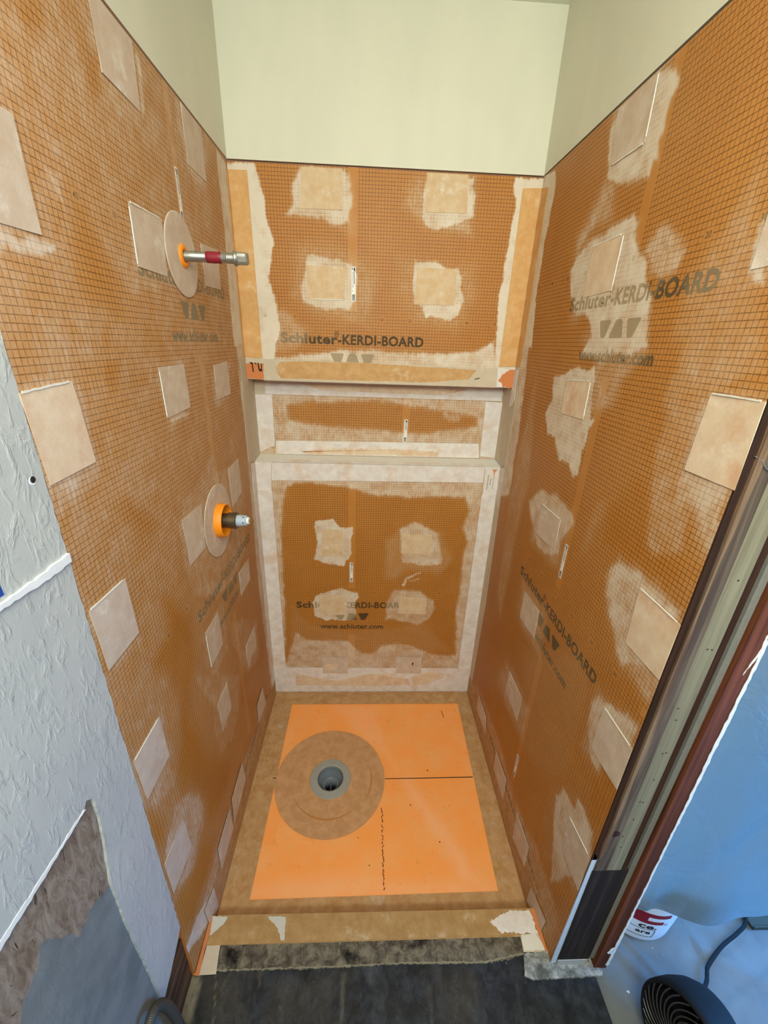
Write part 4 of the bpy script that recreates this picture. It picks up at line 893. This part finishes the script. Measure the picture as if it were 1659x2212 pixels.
mesh('throat', *lathe([(5.25, -.5), (5.15, 3.4), (3.1, 4.2), (3.1, 4.4), (5.4, 4.4), (5.5, -.5)], (DX, DY, 0), A, 64, False, False), pvc2, dr, smooth=True)
mesh('inner_pipe', *lathe([(3.2, 3.2), (2.75, 3.2), (2.65, 11), (3.3, 11), (3.2, 3.2)], (DX, DY, 0), A, 48, False, False), pvc2, dr, smooth=True)
mesh('pipe_bottom', *lathe([(2.7, 10.5), (2.7, 11)], (DX, DY, 0), A, 32), plain('trap_water', rgb(70, 66, 56), .15), dr)
mesh('pipe_divider', *box(DX-.12, DX+.12, DY-2.7, DY+2.7, -10.5, -5), pvc2, dr)
V, F = [], []
for s in range(2):
    r0 = 15.5+s*1.2; t0, t1 = ((3.5, 5.6), (5.7, 6.6))[s]; n0 = len(V); K = 30
    for i in range(K+1):
        t = t0+(t1-t0)*i/K; w = .55*math.sin(math.pi*i/K)+.03
        for r in (r0-w/2, r0+w/2): V.append((DX+r*math.cos(t), DY+r*math.sin(t), .36))
    F += [(n0+2*i, n0+2*i+1, n0+2*i+3, n0+2*i+2) for i in range(K)]
mesh('trowel_marks', V, F, plain('ochre_smear', rgb(176, 118, 58), .8), dr, fix=False)

# ------------------------------------------------------------------ threshold between pan and bathroom floor
cb = thing('shower_threshold', 'low shower threshold wrapped in tan sealing band with whitish patches', 'threshold', (10, -93, 0))
mesh('core', *join(box(XL+.1, XR-.1, -96.2, -89.8, -4, 7.0)), M['threshold_band'], cb)
ft = lambda x, y, k: (x, y, 7+k)
mesh('top_band', *join(prism(ft, [(-36.0, -89.65), (58.4, -89.95), (56.5, -93), (53.4, -95.9), (9.2, -95.95), (-37.0, -96.2), (-36.6, -93)], .12, .02)), M['threshold_band'], cb)
def smear(pts, z, name='thinset_smear', mat='thinset_grey', amp=.15):
    return mesh(name, *prism(lambda x, y, k: (x, y, z+k), ragged(pts, .5, amp), .03, 0), M[mat], cb, tri=True)
smear([(-37.4, -89.9), (-32.9, -90.0), (-33.6, -91.5), (-35.9, -93.5), (-36.9, -94.1), (-37.1, -92.2)], 7.15)
smear([(-21.5, -90.2), (-15.9, -90.4), (-15.4, -95.6), (-16.3, -95.6), (-17.8, -92.9)], 7.15)
smear([(44.6, -92.8), (48.5, -91.2), (52, -90.3), (57.5, -90.3), (58.0, -93.0), (58.2, -95.6), (53.5, -95.7), (50.2, -95.2), (47.6, -95.5), (46.4, -94.1)], 7.16, mat='band_white', amp=.35)
mesh('front_leg_band', *prism(lambda x, y, k: (x, y, ZB+.35+k), [(-36.9, -96.1), (-33.2, -96.1), (-32.4, -101.9), (-36.9, -102.0)], .1), M['band_grey'], cb)
mesh('front_leg_band', *prism(lambda x, y, k: (x, y, ZB+.35+k), [(52.9, -95.8), (58.2, -95.6), (60.0, -99.6), (52.7, -99.5)], .1), M['band_grey'], cb)
smear([(53.2, -95.9), (57.6, -95.7), (59.5, -99.2), (53.0, -99.3)], ZB+.48, mat='thinset')
mesh('orange_end_strip', *prism(ft, [(XL+.2, -89.7), (-37.1, -89.75), (-37.1, -97.3), (-36.8, -102.2), (XL-.4, -101.9), (XL+.2, -101.5)], .16, .0), M['bare_orange'], cb)
mesh('orange_end_strip', *prism(ft, [(58.0, -90.2), (XR-.15, -90.1), (XR-.1, -99.6), (59.0, -99.4), (58.2, -94)], .16, .0), M['bare_orange'], cb)
def mortar_material(name, a, b, dk, sc):
    k = NT(name); p = k.obj(); n = k.noise(p, sc, 6, .72, .5)
    c = k.mix(k.rng(n, .35, .68), a, b); c = k.mix(k.rng(k.noise(p, 12, 5, .65), .5, .68), c, dk)
    k.bump(n, .9, .006)
    return k.fin(c, .85, 0, .2)
M['crumb'] = plain('crumbly_mortar', rgb(132, 124, 102), .9, 0, .3, 60)
ms = mesh('mortar_strip', *prism(FF, ragged(SHAPE['MS'], .5, .22), .45, ZB-.1), mortar_material('dirty_mortar', rgb(72, 64, 54), rgb(130, 121, 102), rgb(24, 21, 18), 40), tri=True)
tag(ms, 'dirty blackened mortar strip on the floor in front of the threshold', 'mortar')
mesh('crumbly_edge', *prism(FF, ragged([(-32.7, -101.0), (-16, -101.0), (-1, -101.0), (18, -100.7), (41, -101.0), (52.5, -99.6), (52.6, -99.9), (41, -101.4), (18, -101.0), (-1, -101.3), (-16, -101.3), (-32.6, -101.3)], .5, .16), .45, ZB-.05), M['crumb'], ms, tri=True)
sb = mesh('concrete_sill', *prism(FF, ragged(SHAPE['SB'], .5, .12), 2.2, ZB-1.6), mortar_material('gritty_concrete', rgb(118, 118, 112), rgb(186, 188, 182), rgb(92, 92, 86), 55), tri=True)
tag(sb, 'speckled grey concrete ledge on the floor under the bare studs', 'ledge')
# ------------------------------------------------------------------ pipe and valve on the left wall
PY, PZ = -44.3, 182.5
galv = NT('galvanised_steel'); _n = galv.noise(galv.obj(), 70, 5, .7)
galv.bump(_n, .25, .001)
M['galv'] = galv.fin(galv.mix(_n, rgb(120, 118, 108), rgb(196, 196, 186)), .38, .85, .5)
M['red'] = plain('red_thread_sealant', rgb(130, 28, 40), .45, 0, .3, 90)
M['ring'] = plain('orange_rubber', rgb(240, 140, 22), .5, 0, .06)
pp = thing('shower_arm_pipe', 'capped galvanised pipe with a red band sticking out of left wall through a round seal', 'pipe', FL(PY, PZ, 0))
ax = (1, 0.02, .0)
disc = mesh('seal_disc', *lathe([(8.6, .1), (8.6, .3), (8.4, .36), (2.4, .42), (2.3, .2)], FL(PY, PZ, 0), (1, 0, 0), 80, False, False), M['patch'], pp)
mesh('rubber_collar', *lathe([(2.5, .3), (2.35, .75), (1.5, 1.0), (1.25, .8), (1.2, .2)], FL(PY, PZ, 0), (1, 0, 0), 40, False, False), M['ring'], disc, smooth=True)
tp = [(1.12, -3)]+[(1.12, x) for x in (0, 11.6)]
pipe = mesh('pipe', *lathe(tp, FL(PY, PZ, 0), ax, 32), M['galv'], pp, smooth=True)
mesh('thread_sealant', *lathe([(1.13, 5.7), (1.2, 5.8), (1.19, 6.6), (1.22, 7.4), (1.18, 8.4), (1.2, 9.1), (1.13, 9.25)], FL(PY, PZ, 0), ax, 28, False, False), M['red'], pp, smooth=True)
mesh('thread', *lathe([(1.12+.05*(i % 2), 10.4+i*.16) for i in range(12)], FL(PY, PZ, 0), ax, 28, False, False), M['galv'], pp)
cap = mesh('pipe_cap', *lathe([(1.2, 12.0), (1.55, 12.1), (1.6, 12.35), (1.55, 12.7), (1.38, 12.85), (1.38, 13.1)], FL(PY, PZ, 0), ax, 32), M['galv'], pp, smooth=True)
c = Vector(FL(PY, PZ, 0)); V, F = [], []
prof = [(1.28, 13.0), (1.3, 14.9), (1.1, 15.2)]
for r, hh in prof:                      # square plug head, rounded corners
    for i in range(16):
        t = 2*math.pi*i/16+.2; e = (abs(math.cos(t-.2))**5+abs(math.sin(t-.2))**5)**(-1/5)
        V.append((c.x+hh, c.y+.02*hh+r*e*math.cos(t), c.z+r*e*math.sin(t)))
for k in range(2): F += [(k*16+i, k*16+(i+1) % 16, (k+1)*16+(i+1) % 16, (k+1)*16+i) for i in range(16)]
F += [tuple(range(16)), tuple(range(32, 48))]
mesh('square_head', V, F, M['galv'], cap)

VY, VZ = -43.8, 114.9
va = thing('shower_valve', 'shower valve cartridge in an orange collar with a round white seal on left wall', 'valve', FL(VY, VZ, 0))
mesh('seal_disc', *lathe([(10.9, .1), (10.9, .28), (10.7, .34), (4.9, .42), (4.9, .1)], FL(VY, VZ, 0), (1, 0, 0), 96, False, False), M['patch'], va)
mesh('orange_collar', *lathe([(5.15, .2), (5.1, 1.0), (4.95, 2.4), (4.85, 2.55), (4.6, 2.55), (4.55, 2.3), (4.55, -5)], FL(VY, VZ, 0), (1, 0, 0), 72, False, False), M['ring'], va, smooth=True)
mesh('recess_back', *lathe([(4.7, -5), (4.7, -4.8)], FL(VY, VZ, 0), (1, 0, 0), 40), M['gap'], va)
brz = NT('bronze'); _n = brz.noise(brz.obj(), 60, 4, .7)
M['bronze'] = brz.fin(brz.mix(_n, rgb(92, 78, 58), rgb(134, 120, 96)), .35, .8, .5)
body = mesh('valve_body', *lathe([(2.15, -4.8), (2.15, 3.2), (2.2, 3.3)], FL(VY, VZ, 0), (1, 0, 0), 40), M['bronze'], va, smooth=False)
mesh('bonnet_nut', *lathe([(2.25, 3.1), (2.4, 3.2), (2.4, 4.9), (2.55, 5.0), (2.55, 5.5), (2.3, 5.7), (1.9, 5.7)], FL(VY, VZ, 0), (1, 0, 0), 40), M['bronze'], va)
M['stem'] = plain('pale_blue_plastic', rgb(168, 182, 196), .4, 0, .05)
st = mesh('cartridge_stem', *lathe([(1.75, 5.6), (1.7, 7.2), (1.62, 7.25), (1.62, 8.4), (1.5, 8.5)], FL(VY, VZ, 0), (1, 0, 0), 36), M['stem'], va)
for t in np.linspace(0, 2*math.pi, 6, endpoint=False):
    d = Vector((0, math.cos(t), math.sin(t))); s = Vector((0, -math.sin(t), math.cos(t))); o_ = Vector(FL(VY, VZ, 0))
    qd = [o_+Vector((7.5+a, 0, 0))+d*r+s*b for r in (1.5, 1.66) for a, b in ((0, -.14), (.5, -.14), (.5, .14), (0, .14))]
    mesh('stem_slot', [tuple(x) for x in qd], [(0, 1, 2, 3), (4, 5, 6, 7), (0, 1, 5, 4), (1, 2, 6, 5), (2, 3, 7, 6), (3, 0, 4, 7)], M['gap'], st)
mesh('spline_tip', *lathe([(1.1, 8.4), (1.1, 9.1), (.9, 9.2)], FL(VY, VZ, 0), (1, 0, 0), 24), plain('white_plastic', rgb(226, 230, 226), .4), st)
mesh('brass_pin', *lathe([(.3, 9.1), (.3, 10.1), (.42, 10.15), (.42, 10.35), (.3, 10.4)], FL(VY, VZ, 0), (1, 0, 0), 16), plain('brass', rgb(170, 128, 70), .3, .9), st, smooth=False)

# ------------------------------------------------------------------ bare end of the right-hand partition
GS = 'bare studs and jamb at the partition end'
M['wood_grey'] = wood('weathered_stud_wood', rgb(112, 97, 82), rgb(74, 60, 50))
M['wood_pale'] = wood('pale_stud_wood', rgb(140, 134, 110), rgb(112, 104, 84), contrast=(.3, .7))
M['wood_dark'] = wood('dark_wood', rgb(66, 42, 32), rgb(44, 28, 22))
M['wood_block'] = wood('dark_block_wood', rgb(58, 46, 40), rgb(36, 30, 27))
M['wood_red'] = wood('red_brown_wood', rgb(116, 64, 38), rgb(70, 34, 18), (42, 42, 1.3), (.36, .64))
M['wood_raw'] = wood('raw_split_wood', rgb(136, 110, 86), rgb(90, 66, 48))
PT0, PT1 = 7.2, 230
sd = thing('wall_stud', 'weathered two-tone wall stud at the bare end of the right partition', 'stud', (64.5, -101, 52), GS)
mesh('grey_edge', *box(60.9, 64.0, YF-.55, YF+9, 52, PT1), M['wood_grey'], sd)
mesh('pale_face', *box(64.0, 67.55, YF-.5, YF+9, 52, PT1), M['wood_pale'], sd)
mesh('split_edge', *prism(lambda x, z, k: (x, YF-k, z), ragged([(60.85, 57), (61.9, 60), (61.7, 80), (61.9, 100), (61.3, 130), (62.0, 150), (61.8, 168), (62.6, PT1), (60.9, PT1)], 5, .15), .5, .35), M['wood_raw'], sd, tri=True)
for (x, z) in ((65.9, 132), (65.7, 118), (66.5, 117.9), (64.9, 104), (65.4, 101), (66.3, 92), (65.6, 91.8), (66.2, 84), (65.2, 77), (65.9, 76.8), (65.4, 71), (64.6, 65), (65.2, 61)):
    mesh('nail_hole', *lathe([(.16, 0), (.16, .06)], (x, YF-.5, z), (0, -1, 0), 10), M['gap'], sd)
kn = mesh('wood_knot', *lathe([(1.1, 0), (1.0, .04)], (62.6, YF-.55, 66), (0, -1, 0), 20), M['wood_dark'], sd)
bk = mesh('sole_block', *box(60.75, 69.6, YF-.5, YF+9, ZB+3.2, 51.8), M['wood_block'])
tag(bk, 'dark stained wooden block at the foot of the bare studs', 'block', GS)
wb = mesh('white_shim', *box(60.9, 69.0, YF-.65, YF+6, ZB+.6, ZB+3.1), plain('dirty_white', rgb(176, 178, 176), .7))
tag(wb, 'thin dirty white strip under the dark wooden block', 'strip')
wd = mesh('dark_board', *box(67.6, 69.75, YF+.3, YF+9, 52, PT1), M['wood_dark'])
tag(wd, 'dark brown recessed board right of the pale stud', 'board', GS)
dk = mesh('dark_backing', *box(59.7, 60.85, YF-.35, YF-.06, 56, PT1), M['wood_dark'])
tag(dk, 'dark brown wood strip between right backer board and stud', 'strip', GS)
gy = mesh('drywall_edge', *box(69.8, 71.15, YF-.3, YF+40, ZB+3, PT1), plain('gypsum', rgb(120, 118, 110), .9, 0, .2, 120))
tag(gy, 'grey cut drywall edge beside the red-brown door jamb', 'drywall', GS)
jb = thing('door_jamb', 'red-brown bare wooden door jamb with flaking white paint on its far edge', 'door jamb', (73, -102, ZB+.4), GS)
mesh('jamb_board', *box(71.2, 74.7, YF-1.4, YF+11, ZB+.4, PT1), M['wood_red'], jb)
fk = ragged([(74.1, ZB+2), (74.45, 30), (74.5, 60), (74.3, 90), (74.4, 128), (74.2, 140), (74.5, 165), (74.4, PT1), (75.0, PT1), (75.0, ZB+2)], 1.2, .12)
mesh('white_paint_edge', *prism(lambda x, z, k: (x, YF-1.4-k, z), fk, .08, .0), M['white_paint'], jb, tri=True)
mesh('paint_flake', *prism(lambda x, z, k: (x, YF-1.4-k, z), ragged([(73.2, 113.0), (74.4, 117.5), (74.7, 124), (74.0, 121.5), (74.2, 119), (73.6, 116)], .6, .12), .08, 0), M['white_paint'], jb, tri=True)
mesh('paint_flake', *prism(lambda x, z, k: (x, YF-1.4-k, z), ragged([(72.9, 15.5), (73.6, 17.6), (74.2, 18), (74.1, 15.2), (73.4, 14.8)], .5, .1), .08, 0), M['white_paint'], jb, tri=True)
mesh('far_face', *box(74.72, 75.0, YF-1.3, YF+11, ZB+.4, PT1), M['white_paint'], jb)
eb = mesh('edge_bead', *prism(lambda x, z, k: (x, YF-k, z), [(59.35, 7.4), (60.7, 7.8), (60.9, 56.5), (59.9, 58.5)], .25, .1), plain('daylight_tint_bead', rgb(196, 216, 240), .5))  # blue tint of the daylight is put into the strip's colour
tag(eb, 'narrow white strip with blue daylight painted into its colour on the lower front edge of right backer board', 'strip')
tw = mesh('wire_end', *tube(spline([(60.5, YF-.5, 152.4), (61.4, YF-.8, 151.9), (62.3, YF-.9, 150.9), (63.6, YF-.7, 150.2)]), .09, 8), M['galv'])
tag(tw, 'short bent wire end sticking out beside the stained patch on right wall', 'wire')

# wooden plate exposed under the left wall
wp = mesh('bottom_plate', *box(-42.5, -38.75, -140, -101.9, ZB, 26), wood('old_brown_wood', rgb(112, 80, 52), rgb(62, 40, 24), (60, 2.5, 60)))
tag(wp, 'old brown wooden plate exposed under the cut left wall', 'timber')
# ------------------------------------------------------------------ left foreground bits
bt = mesh('painter_tape', *prism(FL, [(-119, 141), (-113.2, 141), (-113.0, 135.6), (-119, 135.8)], .06, .05), plain('blue_tape', rgb(24, 70, 160), .6))
tag(bt, 'piece of blue tape on left wall at the photo edge, above the white seam', 'tape')
hp = [(-35.6, -124, ZB+1.1), (-35.8, -123.6, 20), (-36.0, -121.8, 33), (-36.1, -119.2, 37), (-36.1, -116.6, 36.2), (-36.1, -114.6, 31), (-36.0, -113.4, 22), (-35.8, -113.0, ZB+1.2)]
sp_ = spline(hp, 40)
hs = mesh('flexible_hose', *tube(sp_, .95, 14, [.95+.09*math.sin(i*2.1) for i in range(len(sp_))]), plain('grey_hose', rgb(70, 68, 62), .45), smooth=True)
tag(hs, 'arched grey flexible hose standing beside left wall', 'hose')

# ------------------------------------------------------------------ adjoining room seen past the jamb
ZA = 5.2
def cloth_material():
    k = NT('drop_cloth_canvas'); p = k.obj(); n = k.noise(p, 16, 5, .6); w = k.noise(p, 240, 2)
    c = k.mix(n, rgb(98, 102, 102), rgb(122, 124, 120)); c = k.mix(k.rng(k.noise(p, 20, 4, .6), .68, .72), c, rgb(206, 210, 208))
    k.bump(w, .3, .001); return k.fin(c, .9, 0, .1)
us = np.linspace(71.3, 190, 150); vs = np.linspace(-200, 60, 240)
U, V_ = np.meshgrid(us, vs); u, v = U.ravel(), V_.ravel()
d = lambda a, b, c_, w, h_: h_*np.exp(-((u*a+v*b-c_)/w)**2)
z = ZA+.3*fbm(u*.06, v*.06)+d(.86, .5, 24.0, 1.2, 1.0)+d(.8, .6, 5.0, 1.6, 1.1)*(v < -96)+d(.5, .87, -34, 2.5, .8)*(u > 104)+d(-.3, .95, -137, 1.4, 1.)*(u > 100)+.35*fbm(u*.3, v*.3)
cl = np.clip((u-71.3)/2.5, 0, 1); z = ZA-.5+(z-ZA+.5)*(.15+.85*cl)
i = np.arange(len(u)).reshape(U.shape); q = np.stack([i[:-1, :-1], i[:-1, 1:], i[1:, 1:], i[1:, :-1]], -1).reshape(-1, 4)
dc = mesh('drop_cloth', np.stack([u, v, z], 1), q.tolist(), cloth_material(), smooth=True, fix=False)
tag(dc, 'wrinkled canvas drop cloth over the floor of the adjoining room, lit blue', 'drop cloth')
struct('floor', box(71, 200, -265, 120, ZA-4, ZA-.6), plain('subfloor', rgb(120, 104, 86), .8))

def bucket_print(name, V, F, mat, parent): return mesh(name, V, F, mat, parent, fix=False)
BX, BY, BR0, BR1, BZ = 90.5, -85.6, 12.4, 13.8, ZA+1.5
bk = thing('bucket', 'white plastic bucket with red and black lettering half hidden behind the plastic sheet', 'bucket', (BX, BY, BZ))
M['pail'] = plain('white_pail', rgb(226, 232, 236), .35, 0, .03)
H_ = 36
rad = lambda zz: BR0+(BR1-BR0)*zz/H_
mesh('pail', *lathe([(BR0-.8, 0), (BR0-.2, .15), (BR0, .9)]+[(rad(zz), zz) for zz in (6, 12, 20, 28, H_)]+[(BR1-.4, H_), (BR0-.4, 1)], (BX, BY, BZ), (0, 0, 1), 72, True, True), M['pail'], bk, smooth=True)
mesh('pail_rim', *lathe([(BR1-.3, H_-4), (BR1+.9, H_-4), (BR1+.9, H_-3.2), (BR1+.5, H_-3), (BR1+.5, H_), (BR1-.3, H_+.3)], (BX, BY, BZ), (0, 0, 1), 72, False, False), M['pail'], bk)
def wrap(V, a0, zc, sc=1.0):
    """flat lettering wrapped round the pail; a0 is the angle of its right-hand end"""
    out = []
    for x, y in V:
        r = rad(zc+y)+.06; t = a0+x/r; out.append((BX+r*math.cos(t), BY+r*math.sin(t), BZ+zc+y))
    return out
def wrapped_rect(x0, x1, y0, y1, n=8):
    V = [(x0+(x1-x0)*i/n, y) for y in (y0, y1) for i in range(n+1)]
    return np.array(V), [(i, i+1, n+2+i, n+1+i) for i in range(n)]
red = plain('red_print', rgb(136, 12, 26), .5); blk = plain('black_print', rgb(20, 22, 30), .5)
A0 = math.radians(-92)
Vr, Fr = [], []
for (x0, x1, y0, y1) in ((-9, 2.4, 13.4, 15.2), (-9, 1.2, 10.0, 11.6), (-9, -3.4, 11.6, 13.4)):
    a_, f_ = wrapped_rect(x0, x1, y0, y1, 10); n = len(Vr); Vr += wrap(a_, A0, 0); Fr += [tuple(i+n for i in f) for f in f_]
mesh('red_lettering', Vr, Fr, red, bk, fix=False)
def wrapped_text(txt, w, cap, xr, y):
    A_, F_ = text2d(txt, w, cap, .03, 'H'); A_ = A_+np.array([xr-w/2, y]); return wrap(A_, A0, 0), F_
t1, f1 = wrapped_text('ce.', 5.0, 2.4, .2, 7.4); t2, f2 = wrapped_text('are', 3.9, 1.7, -.9, 4.6); t3, f3 = wrapped_text('\u00ae', .9, .9, 2.6, 9.6)
for t_, f_ in ((t1, f1), (t2, f2), (t3, f3)): mesh('black_lettering', t_, f_, blk, bk, fix=False)
Vr, Fr = [], []
for (x0, x1, y0, y1) in ((-11, -.2, 6.7, 6.9), (-11, -.2, 2.9, 3.1), (0, .2, 3.4, 6.4), (-.2, .1, 6.4, 6.8), (-.2, .1, 3.0, 3.4)):
    a_, f_ = wrapped_rect(x0, x1, y0, y1, 10); n = len(Vr); Vr += wrap(a_, A0, 0); Fr += [tuple(i+n for i in f) for f in f_]
mesh('label_outline', Vr, Fr, blk, bk, fix=False)

# hanging plastic sheet
def sheet_material():
    k = NT('milky_plastic_sheet'); p = k.obj()
    tr = k.n('ShaderNodeBsdfTranslucent'); tr.inputs[0].default_value = rgb(128, 150, 156)
    df = k.n('ShaderNodeBsdfPrincipled'); df.inputs['Base Color'].default_value = rgb(130, 148, 154); df.inputs['Roughness'].default_value = .35
    bp_ = k.n('ShaderNodeBump'); bp_.inputs['Strength'].default_value = .5; bp_.inputs['Distance'].default_value = .02
    cr = k.noise(k.obj((5, 5, 5)), 1.0, 5, .55, 1.5); k.t.links.new(k.math('ABSOLUTE', k.math('SUBTRACT', cr, .5)), bp_.inputs['Height'])
    k.t.links.new(bp_.outputs[0], df.inputs['Normal']); k.t.links.new(bp_.outputs[0], tr.inputs['Normal'])
    tp_ = k.n('ShaderNodeBsdfTransparent'); m1 = k.n('ShaderNodeMixShader'); m2 = k.n('ShaderNodeMixShader')
    m1.inputs[0].default_value = .45; m2.inputs[0].default_value = .06
    k.t.links.new(tr.outputs[0], m1.inputs[1]); k.t.links.new(df.outputs[0], m1.inputs[2])
    k.t.links.new(m1.outputs[0], m2.inputs[1]); k.t.links.new(tp_.outputs[0], m2.inputs[2]); k.t.links.new(m2.outputs[0], k.out.inputs[0])
    return k.m
us = np.linspace(75.6, 185, 120); vs = np.linspace(0, 1, 130)
U, T_ = np.meshgrid(us, vs); u, t = U.ravel(), T_.ravel()
hem = 32.0+3.8*np.clip((96-u)/16, 0, 1)**1.3+2.0*np.clip((u-108)/12, 0, 1)+.5*np.sin(u*.21)
z = hem+t*(232-hem)
yy = -103.0-1.6*np.exp(-t*7)*np.sin((u-80)*.09)**2-1.6*t*np.sin(u*.10+1)+.5*np.sin(u*.32+t*9)*(1-t)+.8*np.sin(u*.05+z*.045)+1.6*np.exp(-((u*.6-z*.35-36)/3)**2)*.5
yy += np.clip((78-u)/2.4, 0, 1)*1.5
i = np.arange(len(u)).reshape(U.shape); q = np.stack([i[:-1, :-1], i[:-1, 1:], i[1:, 1:], i[1:, :-1]], -1).reshape(-1, 4)
ps = mesh('plastic_sheet', np.stack([u, yy, z], 1), q.tolist(), sheet_material(), smooth=True, fix=False)
tag(ps, 'milky plastic dust sheet hanging in the doorway beside the red-brown jamb', 'plastic sheet')
pl = mesh('paint_tray', *join(box(124, 142, -96, -88, ZA+1, ZA+1.9), box(124, 142, -96, -95.7, ZA+1.7, ZA+2.6)), plain('dark_tray', rgb(60, 62, 50), .5))
tag(pl, 'flat dark tray edge peeking out under the plastic sheet', 'tray')

# small drum fan
fc = Vector((81.3, -118.8, 17.4)); fn = Vector((-.932, -.247, .264)).normalized()
fan = thing('floor_fan', 'small black drum fan with a spiral grille on the drop cloth', 'fan', (86, -117, ZA+.8))
M['blk'] = plain('black_plastic', rgb(17, 18, 20), .7, 0, .1, spec=.2); M['rib'] = plain('black_plastic_rib', rgb(52, 50, 50), .35)
bkd = -fn
mesh('housing', *lathe([(8.7, .5), (9.0, -.1), (9.5, -.15), (9.8, .3), (9.75, 2), (9.5, 5), (8.8, 8.5), (7.6, 11.2), (5.5, 12.4), (5.2, 12.2), (7.0, 11), (8.3, 8), (8.7, .5)], fc, bkd, 72, False, False), M['blk'], fan, smooth=True)
mesh('back_grille', *lathe([(5.6, 12.2), (5.0, 12.4), (.2, 12.4)], fc, bkd, 32, False, True), M['blk'], fan)
a_ = fn.orthogonal().normalized(); b_ = fn.cross(a_)
P_ = []
for k in range(26):
    t0 = 2*math.pi*k/26; pts = []
    for s in np.linspace(0, 1, 14):
        r = 2.4+(8.9-2.4)*s; t = t0+1.15*(1-s)**1.0*1.0
        pts.append(fc+a_*(r*math.cos(t))+b_*(r*math.sin(t))+fn*(.9-.75*s*s))
    mesh('grille_rib', *tube(pts, .17, 6), M['rib'], fan)
mesh('hub_cap', *lathe([(2.6, .6), (2.5, 1.0), (1.8, 1.3), (.05, 1.4)], fc, fn, 32), M['blk'], fan, smooth=True)
P_ = []
for k in range(3):
    t0 = 2*math.pi*k/3; V, F = [], []
    for s in np.linspace(0, 1, 8):
        r = 1.5+6.4*s
        for w in np.linspace(-.5, .5, 5):
            t = t0+w*(1.1+.5*s)
            V.append(tuple(fc+a_*(r*math.cos(t))+b_*(r*math.sin(t))-fn*(3.2+w*3.0)))
    F = [(i*5+j, i*5+j+1, (i+1)*5+j+1, (i+1)*5+j) for i in range(7) for j in range(4)]
    mesh('fan_blade', V, F, M['blk'], fan, fix=False)
mesh('stand', *join(box(80.5, 92, -124, -121, ZA+.6, ZA+2), box(80.5, 92, -115.5, -112.5, ZA+.6, ZA+2), box(84, 88, -124, -112.5, ZA+.6, ZA+2.6), box(84.5, 87.5, -119.5, -116.5, ZA+2, 10)), M['blk'], fan)
cp = [(91.5, -113.5, 14), (96.5, -109.6, 9.5), (101.2, -106.3, ZA+1.9), (102.6, -104.8, ZA+1.6), (104.3, -103.2, ZA+1.6), (111, -99.6, ZA+1.7), (118, -96.9, ZA+1.7), (122.4, -94.8, ZA+1.8), (124.5, -92.0, ZA+2.0), (125.4, -86, ZA+2.1)]
mesh('power_cord', *tube(spline(cp, 12), .48, 10), M['blk'], fan, smooth=True)
